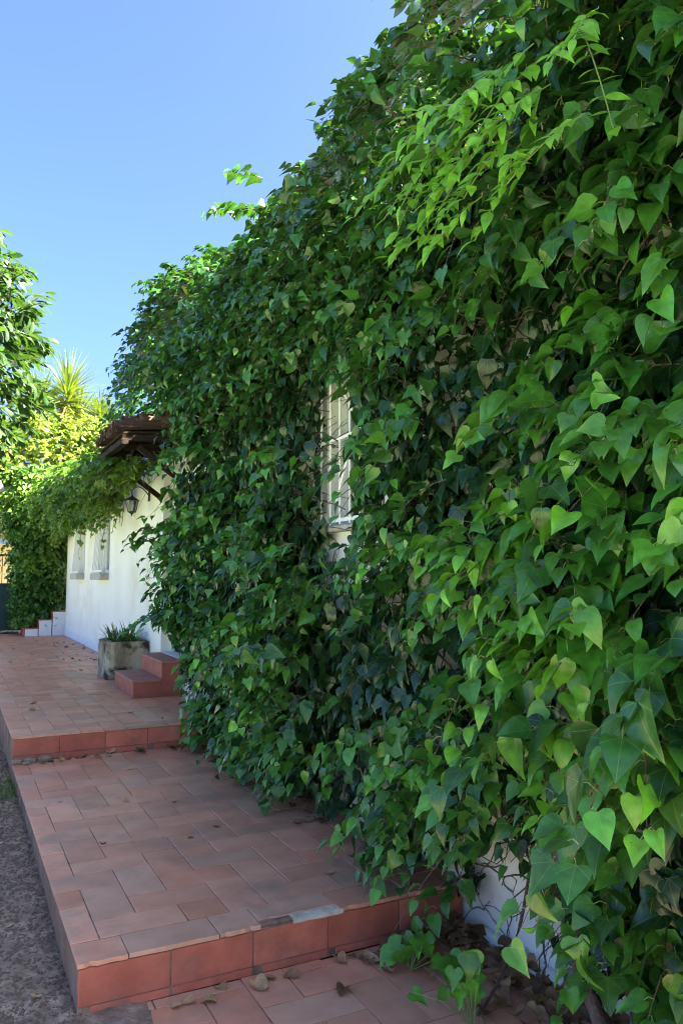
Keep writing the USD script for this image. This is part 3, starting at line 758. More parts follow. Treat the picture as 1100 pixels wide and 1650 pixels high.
def shoots(A, N, rng, length, nleaf, size, young, droop=0.55, out=0.9, petiole=0.5, spread=0.55):
    """Leafy shoots from anchors A along normals N. Returns leaves (dict), stem lines, petiole lines."""
    m = len(A)
    L = length[0] + (length[1] - length[0]) * rng.random(m)
    d0 = unit(N * out + rng.normal(0, spread, (m, 3)) * [0.5, 1, 0.8] + [0, 0, -0.15])
    K = 7
    s = np.linspace(0, 1, K)
    pts = A[:, None] + d0[:, None] * (L[:, None] * s)[..., None] + np.array([0, 0, -1.0]) * (droop * L[:, None] * s ** 2)[..., None]
    cnt = np.maximum(3, (nleaf * L / np.mean(length) * rng.uniform(.75, 1.25, m)).astype(int))
    sh = np.repeat(np.arange(m), cnt)
    first = np.cumsum(cnt) - cnt
    k = np.arange(len(sh)) - first[sh]
    u = (k + rng.uniform(0.2, 1.0, len(sh))) / cnt[sh]
    x = u * (K - 1)
    i = np.minimum(x.astype(int), K - 2)
    fr_ = (x - i)[:, None]
    base = pts[sh, i] * (1 - fr_) + pts[sh, i + 1] * fr_
    tang = unit(pts[sh, i + 1] - pts[sh, i])
    # petiole leaves the stem sideways, alternating, lifted towards the light
    side = unit(np.cross(tang, N[sh] + [0, 0, 0.3]))
    sgn = np.where(k % 2 == 0, 1.0, -1.0)[:, None]
    pd = unit(side * sgn * 0.9 + N[sh] * 0.55 + tang * 0.35 + [0, 0, 0.25] + rng.normal(0, .3, (len(sh), 3)))
    shy = young[sh] if np.ndim(young) else np.full(len(sh), young)
    age = np.clip(shy * (0.25 + 0.75 * u ** 1.5) + rng.normal(0, 0.08, len(sh)), 0, 1)
    sz = size * (1.12 - 0.5 * u ** 2.2) * rng.uniform(.72, 1.22, len(sh))
    pl_ = sz * petiole * rng.uniform(.6, 1.2, len(sh))
    P = base + pd * pl_[:, None] - np.array([0, 0, 1.0]) * (0.12 * pl_)[:, None]
    tip = pd * 0.6 + tang * 0.3 + np.array([0, 0, -1.0]) * rng.uniform(.15, 1.0, (len(sh), 1)) + rng.normal(0, .25, (len(sh), 3))
    nrm = N[sh] * 0.55 + np.array([0, 0, 1.0]) * rng.uniform(.15, 1.7, (len(sh), 1)) + side * sgn * 0.25 + rng.normal(0, .38, (len(sh), 3))
    tint = np.stack([age, 0.10 + 0.90 * rng.random(len(sh)) ** 1.7, np.where(rng.random(len(sh)) < 0.002, rng.uniform(.4, .9, len(sh)), 0)], -1)
    lv = dict(P=P, tip=tip, nrm=nrm, size=sz, tint=tint, front=np.ones(len(sh)), base=base, u=u)
    return lv, pts


def thin_tubes(lines, r, sides=3):
    """lines (n, k, 3) as thin tapering tubes, one mesh."""
    p = np.asarray(lines, float)
    n, k, _ = p.shape
    t = np.gradient(p, axis=1); t = unit(t)
    a_ = unit(np.cross(t, np.array([0.31, 0.47, 0.83])))
    b_ = np.cross(t, a_)
    ang = np.arange(sides) * 2 * np.pi / sides
    rr = np.broadcast_to(r, (n, k))
    v = p[:, :, None] + rr[..., None, None] * (np.cos(ang)[:, None] * a_[:, :, None] + np.sin(ang)[:, None] * b_[:, :, None])
    i, j = np.meshgrid(np.arange(k - 1), np.arange(sides), indexing='ij')
    q = np.stack([i * sides + j, i * sides + (j + 1) % sides, (i + 1) * sides + (j + 1) % sides, (i + 1) * sides + j], -1).reshape(-1, 4)
    q = np.vstack([q[:, [0, 1, 2]], q[:, [0, 2, 3]]])
    return v.reshape(-1, 3), (q[None] + (np.arange(n) * k * sides)[:, None, None]).reshape(-1, 3)


# ------------------------------------------------------------------ the big ivy
rng = np.random.default_rng(21)
TOP_Y = np.array([-1.0, 1.0, 3.0, 3.4, 3.9, 4.35, 4.8, 5.3, 5.7, 6.4, 7.2, 7.9, 8.4, 8.8, 9.3])
TOP_Z = np.array([5.00, 4.90, 4.66, 4.54, 4.38, 4.30, 4.32, 4.28, 4.26, 4.52, 4.92, 5.12, 5.02, 4.72, 3.90])


def ivy_depth(y, z):
    p = np.stack([y * 0.9, z * 1.1, 0 * y], -1)
    d = 0.08 + 0.60 * sstep(0.32, 0.70, fbm(p * 1.9 + 3.7, 3, 2))
    d = d + 0.14 * sstep(2.95, 3.25, z)
    d = d * (1 - 0.35 * np.exp(-((z - 2.75) / 0.22) ** 2))
    d = d * (np.where((y > 2.9) & (y < 5.9), 0.85, 0.45) + np.where((y > 2.9) & (y < 5.9), 0.15, 0.55) * sstep(0.15, 0.95, z - np.where(y > Y2, Z3, np.where(y > Y1, Z2, 0))))
    # pulled back round the window and the spot of bare wall beneath it
    d = d * (1 - 0.72 * np.exp(-((y - 4.05) / 0.38) ** 2 - ((z - 2.05) / 0.55) ** 2))
    return d


def ivy_cover(y, z, clumps=True):
    """How thick the leaves stand, by place on the wall."""
    p = np.stack([y * 1.7, z * 1.7, 0 * y], -1)
    c = (0.08 + 1.25 * sstep(0.38, 0.60, fbm(p * 1.5 + 11, 3, 4))) * (1 - 0.6 * np.exp(-((z - 2.72) / 0.22) ** 2)) if clumps else np.full(np.shape(y), 1.0)
    floor = np.where(y > Y2, Z3, np.where(y > Y1, Z2, 0.0))
    c = c * sstep(0.0, np.where((y > 2.9) & (y < 5.9), 0.22, 0.42), z - floor)
    # the bare foot near the trunks
    c = c * (1 - 0.97 * np.exp(-(np.abs(y - 2.38) / 0.44) ** 3 - (np.abs(z - 0.22) / 0.42) ** 3))
    c = c * (1 - 0.6 * np.exp(-((y - 3.6) / 0.5) ** 2 - ((z - 0.45) / 0.16) ** 2))
    # the window's visible strip, and wall beside and beneath it
    w = np.exp(-np.abs((y - 4.02) / 0.20) ** 4 - np.abs((z - 2.12) / 0.55) ** 4)
    c = c * (1 - 0.97 * w)
    c = c * (1 - 0.75 * np.exp(-((y - 3.80) / 0.42) ** 2 - ((z - 1.55) / 0.20) ** 2))
    # thin in the shade under the eave, where wall shows
    c = c * (1 - (0.55 if clumps else 0.15) * np.exp(-((y - 1.75) / 0.7) ** 2 - ((z - 2.45) / 0.28) ** 2))
    # edge beside the door
    lim = 7.45 - 0.75 * sstep(2.05, 2.5, z)
    return c * sstep(lim + .15, lim - .25, y)


ycand = rng.uniform(0.4, 7.8, 60000)
zcand = rng.uniform(0.05, 3.50, 60000)
keep = rng.random(60000) < 0.026 * ivy_cover(ycand, zcand)
ya, za = ycand[keep], zcand[keep]
da = ivy_depth(ya, za)
A1 = np.stack([XW - da * rng.uniform(.25, .75, len(ya)), ya, za], -1)
N1 = unit(np.stack([-np.ones(len(ya)), rng.normal(0, .25, len(ya)) - 0.05, np.full(len(ya), 0.15)], -1))
# near the door the growth turns its end towards the far side
N1[:, 1] += sstep(6.8, 7.4, ya) * 0.25
# mound over the eave and roof
nm = 1500
ym = rng.uniform(0.4, 9.1, nm)
ph = rng.uniform(-0.25, 1.0, nm) * np.pi * 0.62
zt = np.interp(ym, TOP_Y, TOP_Z) - 0.16 + 0.10 * (fbm(np.stack([ym * 2.3, 0 * ym, 0 * ym], -1), 2, 8) - .5)
rx = 0.62 + 0.25 * (fbm(np.stack([ym * 1.1, ph, 0 * ym], -1), 2, 9) - .5)
cz = 3.25
A2 = np.stack([2.36 - rx * np.cos(ph) * 0.88, ym, cz + (zt - cz) * np.sin(ph) * 0.9], -1)
N2 = unit(np.stack([-np.cos(ph), rng.normal(0, .25, nm), np.sin(ph) * 0.9 + 0.05], -1))
A = np.vstack([A1, A2]); N = unit(np.vstack([N1, N2]))
young = np.clip(fbm(A * 2.3 + 5, 3, 6) * 3.4 - 1.45, 0.0, 1) * (0.35 + 0.65 * rng.random(len(A)) ** 1.3) * (1 - 0.85 * sstep(2.3, 3.0, A[:, 2])) + 0.14 * (A[:, 1] < 3.2) * (A[:, 2] < 2.4) * rng.random(len(A))
lv, stems = shoots(A, N, rng, (0.18, 0.50), 12, 0.082, young)
# long sprays that break the outline
spr = [((1.80, 4.75, 4.22), (-0.55, 0.35, 0.45), 0.34), ((1.85, 5.05, 4.15), (-0.6, 0.5, 0.35), 0.25), ((1.95, 3.1, 4.5), (-0.4, 0.5, 0.5), 0.2), ((1.95, 2.75, 4.65), (-.3, .3, .6), .2),
       ((1.95, 8.3, 4.75), (-0.6, 0.35, 0.3), 0.2), ((1.7, 7.30, 1.97), (-0.62, 0.75, 0.10), 0.52), ((1.72, 7.35, 1.88), (-0.6, 0.6, 0.0), 0.42), ((1.85, 4.3, 2.28), (-0.45, 0.1, 0.05), 0.22)]
As, Ns, Ls = np.array([s[0] for s in spr]), unit(np.array([s[1] for s in spr])), np.array([s[2] for s in spr])
lv2, stems2 = shoots(As, Ns, rng, (0.26, 0.40), 12, 0.088, np.full(len(spr), .45), droop=0.25, spread=0.08)
# loose inner leaves, darker and older, close to the wall
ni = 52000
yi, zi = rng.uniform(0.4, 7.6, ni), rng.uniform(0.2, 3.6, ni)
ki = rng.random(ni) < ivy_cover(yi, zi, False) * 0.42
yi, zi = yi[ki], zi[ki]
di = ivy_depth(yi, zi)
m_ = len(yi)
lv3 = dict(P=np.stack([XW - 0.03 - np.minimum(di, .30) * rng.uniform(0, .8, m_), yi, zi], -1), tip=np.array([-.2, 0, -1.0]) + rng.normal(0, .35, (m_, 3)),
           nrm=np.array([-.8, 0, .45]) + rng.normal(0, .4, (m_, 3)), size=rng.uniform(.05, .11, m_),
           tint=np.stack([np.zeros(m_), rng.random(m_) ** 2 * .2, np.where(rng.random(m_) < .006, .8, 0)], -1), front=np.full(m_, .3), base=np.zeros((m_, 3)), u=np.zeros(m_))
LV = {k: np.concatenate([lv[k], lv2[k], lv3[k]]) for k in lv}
# larger leaves in the nearest growth
LV['size'] = LV['size'] * (1 + 0.30 * sstep(2.6, 1.2, LV['P'][:, 1]))
# nothing inside the wall, over the window strip, or below the floor
P = LV['P']
floor = np.where(P[:, 1] > Y2, Z3, np.where(P[:, 1] > Y1, Z2, 0.0))
in_wall = (P[:, 0] > XW - 0.02) & (P[:, 2] < ROOF_Z)
wob = 0.05 * (fbm(np.stack([P[:, 2] * 6, P[:, 1] * 2, 0 * P[:, 2]], -1), 2, 12) - .5) * 2
foot = (np.abs(P[:, 1] - 2.34) < 0.28) & (P[:, 2] < 0.52) & (P[:, 0] < 2.0) & (rng.random(len(P)) < 0.72)
door_side = (P[:, 2] > 2.02) & (P[:, 2] < 3.06) & (P[:, 1] > 5.4) & (XW - P[:, 0] > (7.52 - P[:, 1]) * 0.45 + 0.03 * rng.normal(0, 1, len(P)))
step_side = (P[:, 2] < 1.05) & (P[:, 1] > 5.5) & (XW - P[:, 0] > (7.42 - P[:, 1]) * 0.29 + 0.10 * sstep(.75, 1.05, P[:, 2]))
win_face = (np.abs(P[:, 1] - 3.88 - wob) < 0.25) & (P[:, 2] > 1.76) & (P[:, 2] < 2.66 + wob) & (rng.random(len(P)) < 0.90)
# the opening tapers towards the viewer's side, as ivy does that is clipped back from a window
lim = XW - 0.530 * P[:, 1] + wob
sight = (P[:, 1] > 2.45) & (P[:, 1] < 4.1) & (P[:, 2] > 1.58 + 0.12 * rng.random(len(P))) & (P[:, 2] < 1.62 + 0.25 * P[:, 1] + wob) & (XW - P[:, 0] > lim) & (XW - P[:, 0] < lim + 0.22 + 0.06 * P[:, 1]) & (rng.random(len(P)) < 0.93)
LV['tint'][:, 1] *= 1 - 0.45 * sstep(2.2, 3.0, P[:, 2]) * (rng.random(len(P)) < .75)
ok = ~in_wall & ~foot & ~door_side & ~step_side & ~win_face & ~sight & (P[:, 2] - 0.6 * LV['size'] > floor) & (P[:, 0] > 0.9)
LV = {k: v[ok] for k, v in LV.items()}
LV['tint'][:, 2] *= LV['P'][:, 1] > 2.4
LV['which'] = rng.choice(len(IVY_SHAPES), len(LV['P']), p=IVY_P / IVY_P.sum())
P = LV['P']
# the outermost and best seen count most
rel = P - np.array([0, 0, EYE])
px = rel @ rt / np.maximum(rel @ fw, .05); py = rel @ up / np.maximum(rel @ fw, .05)
seen = (np.abs(px) < 0.47) & (np.abs(py) < 0.70)
outer_ = (XW - P[:, 0]) / np.maximum(ivy_depth(P[:, 1], np.minimum(P[:, 2], 3.2)), .1)
LV['front'] = LV['front'] * np.where(seen, 1, 0.01) * np.clip(outer_, .2, 1.4)
ivy = thing('ivy', 'huge glossy green ivy covering the near house wall and eave', 'ivy')
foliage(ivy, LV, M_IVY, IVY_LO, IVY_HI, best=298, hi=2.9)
st = np.concatenate([stems, stems2])
sm = st[:, 3]
st = st[~((sm[:, 1] > 2.8) & (sm[:, 1] < 4.3) & (sm[:, 2] > 1.55) & (sm[:, 2] < 2.6) & ((np.abs(sm[:, 1] - 4.0) < .28) | (XW - sm[:, 0] > XW - 0.54 * sm[:, 1] - .03)))]
se = st[:, -1]
st = st[~((se[:, 2] > 2.1) & (se[:, 2] < 3.2) & (se[:, 1] > 5.4) & (XW - se[:, 0] > (7.10 - se[:, 1]) * 0.45))]
se = st[:, -1]
st = st[~((se[:, 2] < 1.2) & (se[:, 1] > 5.5) & (XW - se[:, 0] > (7.42 - se[:, 1]) * 0.29))]
obj('shoot_stems', thin_tubes(st, np.linspace(0.0035, 0.0012, st.shape[1])[None]), M_TWIG, ivy, kind='stuff')
nearp = np.nonzero((np.linalg.norm(LV['P'], axis=1) < 5.5) & (LV['u'] > 0))[0]
b0, b1 = LV['base'][nearp], LV['P'][nearp]
mid = (b0 + b1) / 2 + [0, 0, 0.008]
obj('petioles', thin_tubes(np.stack([b0, mid, b1], 1), np.array([0.0016, 0.0012, 0.001])[None]), M_PETIOLE, ivy, kind='stuff')
# woody trunks at the near end
trunks = [[(1.88, 1.78, -0.02), (1.86, 1.95, 0.22), (1.90, 2.08, 0.50), (1.93, 2.15, 0.80), (1.95, 2.05, 1.3), (1.93, 2.2, 2.0)],
          [(1.92, 1.68, -0.02), (1.90, 1.80, 0.25), (1.93, 1.85, 0.6), (1.96, 1.75, 1.2), (1.95, 1.6, 2.1)],
          [(1.96, 2.02, 0.02), (1.97, 2.22, 0.42), (1.98, 2.42, 0.9), (1.97, 2.5, 1.6), (1.96, 2.9, 2.4)],
          [(1.95, 5.0, Z2), (1.97, 5.1, 0.7), (1.96, 5.0, 1.5), (1.95, 5.3, 2.6)]]
for k, (tr, r0) in enumerate(zip(trunks, (0.032, 0.026, 0.014, 0.026))):
    c_ = curve(tr, 26)
    c_ = c_ + (fbm(c_ * 9 + k, 2, k)[:, None] - .5) * 0.03
    v, f = tube(c_, np.linspace(r0, r0 * .5, 26) * (1 + .25 * np.sin(np.arange(26) * 1.7)), 9)
    v = v + (v - np.repeat(np.vstack([c_]), 9, 0)[: len(v)] if False else 0)
    obj('stem', (v, f), M_BARK, ivy, smooth=True)
# net of thin bare twigs on the wall
tw = []
NT = 1500
for k in range(NT):
    y, z = rng.uniform(0.8, 7.0), rng.uniform(0.3, 3.2)
    if k < 120:
        y, z = rng.uniform(1.7, 3.6), rng.uniform(0.12, 0.9)
    p = np.array([XW - rng.uniform(.015, .10), y, z]); d = unit([0, rng.normal(0, 1), rng.normal(.4, .8)])
    line = [p]
    for s in range(9):
        d = unit(d + rng.normal(0, .42, 3) * [.5, 1, 1])
        p = p + d * rng.uniform(.025, .055)
        p[0] = np.clip(p[0], XW - 0.16, XW - 0.008)
        if abs(p[1] - 3.72) < .66 and 1.7 < p[2] < 2.85:
            p[1] += .12 if p[1] > 3.72 else -.12; p[2] = max(p[2], 0.02 if p[1] < Y1 else Z2 + .02)
        line.append(p.copy())
    tw.append(line)
obj('twigs', thin_tubes(np.array(tw), rng.uniform(.0015, .0045, (NT, 1)) * np.linspace(1, .6, 10)[None], 4), M_TWIG, ivy, kind='stuff')
# one longer runner that reaches down to the tiles
obj('stem', tube(curve([(1.99, 2.32, 0.62), (1.96, 2.33, 0.40), (1.90, 2.32, 0.22), (1.78, 2.30, 0.06), (1.66, 2.25, 0.012)], 16), 0.006, 6), M_TWIG, ivy, smooth=True)

# young ivy growing from the corner of the lower terrace
seed_spots = [((1.62, 2.62, 0.0), 'low ivy sprig with pale lobed leaves rising from litter at the riser'), ((1.60, 2.20, 0.0), 'taller ivy seedling standing alone on the nearest red tiles')]
for (loc, lab), hgt in zip(seed_spots, (0.14, 0.24)):
    s_ = thing('ivy_seedling', lab, 'ivy')
    nl = 11 if hgt < .2 else 17
    P_ = np.array(loc) + np.stack([rng.normal(0, .055, nl), rng.normal(0, .07, nl), rng.uniform(.05, hgt, nl)], -1)
    tip_ = np.stack([rng.normal(-.4, .5, nl), rng.normal(-.2, .6, nl), rng.uniform(-.9, .1, nl)], -1)
    nr_ = np.array([-.45, -.45, .7]) + rng.normal(0, .3, (nl, 3))
    L_ = dict(P=P_, tip=tip_, nrm=nr_, size=rng.uniform(.055, .095, nl), tint=np.stack([rng.uniform(.2, .8, nl), rng.random(nl), np.zeros(nl)], -1), which=rng.choice([0, 2, 3, 6], nl))
    for i in range(nl):
        v, f, u, t_ = place(IVY_HI, L_['which'][i:i + 1], P_[i:i + 1], tip_[i:i + 1], nr_[i:i + 1], L_['size'][i:i + 1], L_['tint'][i:i + 1])
        obj('leaf', (v, f), M_IVY, s_, smooth=True, uv=u, tint=t_)
    base_ = np.repeat(np.array(loc)[None], nl, 0) + [0, 0, 0.004]
    obj('stem', thin_tubes(np.stack([base_, (base_ + P_) / 2 + [.0, 0, .03], P_], 1), 0.002), M_PETIOLE, s_)

# wisteria sprays hanging at the top of the ivy
wis = thing('wisteria', 'pale lime wisteria sprays hanging over the top of the ivy', 'wisteria')
WP = []
wl = []
for k in range(34):
    y0_ = rng.uniform(1.40, 2.15)
    p0 = np.array([1.48 - rng.uniform(0, .10), y0_, 3.02 - (y0_ - 1.4) * 0.1 + rng.uniform(-.18, .16) - (0.18 if k % 3 == 0 else 0)])
    d = unit([rng.normal(-.5, .25), rng.normal(.45, .5), rng.normal(-.45, .3)])
    ln = rng.uniform(.16, .30)
    rach = p0 + d * (np.linspace(0, 1, 8) * ln)[:, None] + np.array([0, 0, -1]) * (0.35 * ln * np.linspace(0, 1, 8) ** 2)[:, None]
    wl.append(rach)
    side = unit(np.cross(d, [-.6, -.2, .8]))
    for j in range(1, 8):
        for s in ((-1, 1) if j < 7 else (0,)):
            tipd = unit(side * s * 0.9 + d * (.55 if s else 1) + [0, 0, -.25] + rng.normal(0, .12, 3))
            WP.append((rach[j], tipd, unit(np.array([-.55, -.3, .75]) + rng.normal(0, .25, 3)), rng.uniform(.05, .075)))
nW = len(WP)
OVL = [leaf_shape([(0, 0), (.1, .12), (.3, .22), (.55, .22), (.8, .10), (1, 0)], 5, 1, .25, c_, 0, 1) for c_ in (.2, .45)]
foliage(wis, dict(P=np.array([w[0] for w in WP]), tip=np.array([w[1] for w in WP]), nrm=np.array([w[2] for w in WP]), size=np.array([w[3] for w in WP]),
                  tint=np.stack([rng.random(nW) * .8, rng.random(nW), np.zeros(nW)], -1), which=rng.integers(0, 2, nW)), M_WISTERIA, OVL, best=200)
obj('stem', thin_tubes(np.array(wl), 0.0022), M_PETIOLE, wis)

# ------------------------------------------------------------------ creeper over the far wall, and the ivy column at its end
rng = np.random.default_rng(31)
n = 1500
y = rng.uniform(8.05, 16.4, n)
low = 2.52 + 0.34 * (fbm(np.stack([y * 1.3, 0 * y, 0 * y], -1), 3, 1) - .5) + 0.16 * sstep(9.9, 9.2, y) - 0.35 * sstep(15.2, 16.2, y)
z = low + rng.random(n) ** 1.1 * (np.interp(y, [8, 10, 14, 16.4], [2.85, 3.0, 3.3, 3.4]) - low)
d = 0.12 + 0.50 * sstep(2.4, 2.9, z) * (.6 + .8 * fbm(np.stack([y, z * 2, 0 * y], -1), 2, 3))
Ac = np.stack([XW - d * rng.uniform(.3, .9, n), y, z], -1)
Nc = unit(np.stack([-np.ones(n), rng.normal(-.15, .3, n), .15 + .9 * sstep(3.25, 3.6, z)], -1))
yg = np.clip(fbm(Ac * 1.5, 2, 4) * 2 - .5, 0, 1)
lc, sc_ = shoots(Ac, Nc, rng, (.16, .36), 9, 0.095, yg, droop=.7)
# a few tendrils hanging before the windows
tend = np.array([(1.66, 8.3, 2.70), (1.93, 10.9, 2.62), (1.93, 11.2, 2.60), (1.9, 12.3, 2.6), (1.92, 13.1, 2.58), (1.9, 9.9, 2.7), (1.9, 10.3, 2.7)])
lt, st_ = shoots(tend, unit(np.tile([-.25, 0, -1.0], (len(tend), 1))), rng, (.28, .5), 8, .09, np.full(len(tend), .4), spread=.12)
soff = np.stack([rng.uniform(1.55, 1.9, 16), rng.uniform(7.55, 8.3, 16), np.full(16, 2.76)], -1)     # leaves that hang from the canopy's underside
lt2, st2_ = shoots(soff, unit(np.tile([-.3, -.2, -.9], (16, 1))), rng, (.10, .22), 6, .08, np.full(16, .3), spread=.2)
lt = {k: np.concatenate([lt[k], lt2[k]]) for k in lt}
st_ = np.concatenate([st_, st2_])
LC = {k: np.concatenate([lc[k], lt[k]]) for k in lc}
okc = ((LC['P'][:, 0] < XW - .02) | (LC['P'][:, 2] > 3.36)) & ~((LC['P'][:, 1] < 8.6) & (LC['P'][:, 2] > 2.72) & (LC['P'][:, 0] < 2.1))
okc &= ~((LC['P'][:, 1] > 8.2) & (LC['P'][:, 1] < 9.5) & (LC['P'][:, 2] < 2.50))
LC = {k: v[okc] for k, v in LC.items()}
LC['which'] = rng.integers(0, 4, len(LC['P']))
cre = thing('creeper', 'bright green creeper hanging from the far eave over lantern and windows', 'creeper')
foliage(cre, LC, M_CREEPER, [IVY_LO[3], IVY_LO[0], FIVE[0], IVY_LO[6]], best=150)
obj('stems', thin_tubes(np.concatenate([sc_, st_]), 0.003), M_TWIG, cre, kind='stuff')

col = thing('ivy_column', 'dense column of ivy at the terrace end, left of the white wall', 'ivy')
n = 1300
th_ = rng.uniform(0, 2 * np.pi, n)
z = rng.uniform(0.55, 3.75, n)
wx = 0.34 + 0.22 * sstep(2.2, 3.2, z) + .15 * (fbm(np.stack([th_, z * 2, 0 * z], -1), 2, 2) - .5)
Av = np.stack([1.62 + wx * np.cos(th_), 16.75 + 0.40 * np.sin(th_), z], -1)
Av[:, 2] = np.where(z > 3.45, 3.45 + (z - 3.45) * rng.random(n), z)
Nv = unit(np.stack([np.cos(th_), np.sin(th_), .15 + .8 * sstep(3.3, 3.7, z)], -1))
lvv, sv = shoots(Av, Nv, rng, (.15, .36), 10, .10, np.clip(fbm(Av * 1.6, 2, 7) * 2 - .6, 0, 1), droop=.6)
lvv['which'] = rng.choice(8, len(lvv['P']), p=IVY_P / IVY_P.sum())
ok = (lvv['P'][:, 1] > 16.10) | (lvv['P'][:, 0] < 1.95) & (lvv['P'][:, 2] > 2.4)
ok &= lvv['P'][:, 2] > 0.55
lvv = {k: v[ok] for k, v in lvv.items()}
lvv['front'] = np.where((lvv['P'][:, 1] < 16.7), 1, .1)
foliage(col, lvv, M_CREEPER, IVY_LO, best=120)
for (x, y) in ((1.55, 16.95), (1.75, 17.05), (1.5, 16.65)):
    obj('stem', tube(curve([(x, y, .36), (x + .05, y, 1.4), (x - .03, y - .05, 2.4), (x + .05, y, 3.5)], 14), np.linspace(.05, .025, 14), 8), M_BARK, col, smooth=True)

# ------------------------------------------------------------------ lantern
lan = thing('wall_lantern', 'small black hexagonal lantern hanging on the white wall under the creeper', 'lantern', loc=(1.84, 8.99, 2.20))
obj('cap', lathe([(0.004, .255), (0.012, .235), (0.03, .222), (0.085, .19), (0.088, .182), (0.0, .181)], 6), M_IRON, lan)
obj('base', lathe([(0.0, 0.0), (0.008, .006), (0.006, .018), (0.014, .026), (0.03, .038), (0.05, .048), (0.05, .056), (0.0, .057)], 6), M_IRON, lan)
for k in range(6):
    an = k * math.pi / 3
    c_, s_ = math.cos(an), math.sin(an)
    obj('bar', tube([(0.047 * c_, 0.047 * s_, .056), (0.074 * c_, 0.074 * s_, .182)], 0.004, 5), M_IRON, lan)
    c2, s2 = math.cos(an + math.pi / 3), math.sin(an + math.pi / 3)
    gl = np.array([[.046 * c_, .046 * s_, .057], [.046 * c2, .046 * s2, .057], [.073 * c2, .073 * s2, .181], [.073 * c_, .073 * s_, .181]])
    ctr = gl.mean(0) * [1, 1, 0]
    gl2 = gl - unit(ctr) * 0.002
    obj('pane', (np.vstack([gl, gl2]), np.array([[0, 1, 2, 3], [7, 6, 5, 4], [0, 4, 5, 1], [2, 6, 7, 3], [1, 5, 6, 2], [3, 7, 4, 0]])), M_GLASS, lan)
obj('bracket', cat([tube(curve([(0, 0, .25), (0.0, 0, .30), (.06, 0, .345), (.14, 0, .31), (.19, 0, .25)], 14), 0.007, 6), tube(curve([(0.19, 0, .36), (.195, 0, .28), (.19, 0, .18)], 6), .012, 6)]), M_IRON, lan, smooth=True)
obj('bulb', lathe([(0.0, .06), (0.012, .06), (0.012, .09), (0.022, .115), (0.018, .14), (0, .15)], 8), M_SHUTTER, lan, smooth=True)


# ------------------------------------------------------------------ strap leaved plant in the planter
def strap(base, az, length, lift, width, droop, n=7):
    s = np.linspace(0, 1, n)
    h = np.array([math.cos(az), math.sin(az), 0])
    p = np.asarray(base) + h * (length * (s * math.cos(lift)))[:, None] + np.array([0, 0, 1]) * (length * (s * math.sin(lift) - droop * s ** 2.2))[:, None]
    t = unit(np.gradient(p, axis=0))
    w = np.cross(t, np.cross(h, [0, 0, 1.0])); w = unit(np.cross(h, [0, 0, 1.0]))
    up_ = np.cross(w, t)
    wd = width * np.minimum(1, (1 - s) * 2.2 + .02) * (0.7 + .3 * np.minimum(1, s * 4))
    v = np.stack([p - w * wd[:, None] + up_ * (wd * .35)[:, None], p, p + w * wd[:, None] + up_ * (wd * .35)[:, None]], 1).reshape(-1, 3)
    f = []
    for i in range(n - 1):
        for j in range(2):
            a0 = i * 3 + j
            f.append((a0, a0 + 1, a0 + 4, a0 + 3))
    return v, np.array(f)


rng = np.random.default_rng(41)
sp = thing('strappy_plant', 'clump of arching grassy leaves growing in the stone planter', 'plant')
for k in range(120):
    b = (rng.uniform(PX0 + .09, PX1 - .09), rng.uniform(PY0 + .09, PY1 - .09), PZ - .04)
    az = math.atan2(b[1] - (PY0 + PY1) / 2, b[0] - (PX0 + PX1) / 2) + rng.normal(0, .8)
    v, f = strap(b, az, rng.uniform(.20, .42), rng.uniform(.75, 1.5), rng.uniform(.006, .011), rng.uniform(.15, .75))
    obj('leaf', (v, f), M_STRAP, sp, smooth=True, tint=np.tile([rng.random() * .5, rng.random(), 0.15 * (rng.random() < .1)], (len(v), 1)), uv=np.zeros((len(v), 2)))


def grass(name, label, n, xr, yr, zf, hmin, hmax, seed, kind=None, group=None):
    r_ = np.random.default_rng(seed)
    ms, tn = [], []
    for k in range(n):
        x, y = r_.uniform(*xr), r_.uniform(*yr)
        v, f = strap((x, y, zf(x, y)), r_.uniform(0, 6.28), r_.uniform(hmin, hmax), r_.uniform(.8, 1.5), r_.uniform(.0018, .0035), r_.uniform(.1, .6), 5)
        ms.append((v, f)); tn.append(np.tile([r_.random() * .7, r_.random(), 0], (len(v), 1)))
    v, f = cat(ms)
    return obj(name, (v, f), M_GRASS, smooth=True, tint=np.vstack(tn), uv=np.zeros((len(v), 2)), label=label, category='grass', kind=kind, group=group)


grass('grass_tuft', 'tuft of green grass at the far left corner of the middle terrace', 110, (0.33, 0.45), (5.35, 5.95), lambda x, y: float(ground_z(x, y)) - .005, .06, .17, 3)
grass('grass', 'strip of low green grass before the teal gate', 900, (0.75, 1.28), (16.96, 17.25), lambda x, y: 0.33, .05, .14, 4, kind='stuff')

# ------------------------------------------------------------------ gate, wall beyond
gate = thing('garden_gate', 'dark teal metal gate with solid lower panel and barred top', 'gate', loc=(0, 17.4, 0))
obj('panel', box(-0.75, 1.9, -.008, .008, 0.40, 1.33), M_GATE, gate)
obj('rail', box(-0.8, 1.95, -.02, .02, 1.33, 1.375, .004), M_GATE, gate)
obj('rail', box(-0.8, 1.95, -.02, .02, 1.93, 1.975, .004), M_GATE, gate)
for x in (-0.80, 0.86, 1.95):
    obj('post', box(x - .03, x + .03, -.03, .03, .3, 2.03, .004), M_GATE, gate)
for x in np.arange(-0.7, 1.9, 0.11):
    if abs(x - .86) > .04:
        obj('bar', tube([(x, 0, 1.37), (x, 0, 1.94)], .008, 5), M_GATE, gate)
for x in np.arange(-0.65, 1.85, 0.22):
    th_ = np.linspace(0, 2 * np.pi, 15)
    obj('ring', tube(np.stack([x + .05 * np.cos(th_), np.full(15, .0), 1.66 + .09 * np.sin(th_)], -1), .006, 5, caps=False), M_IRON, gate)
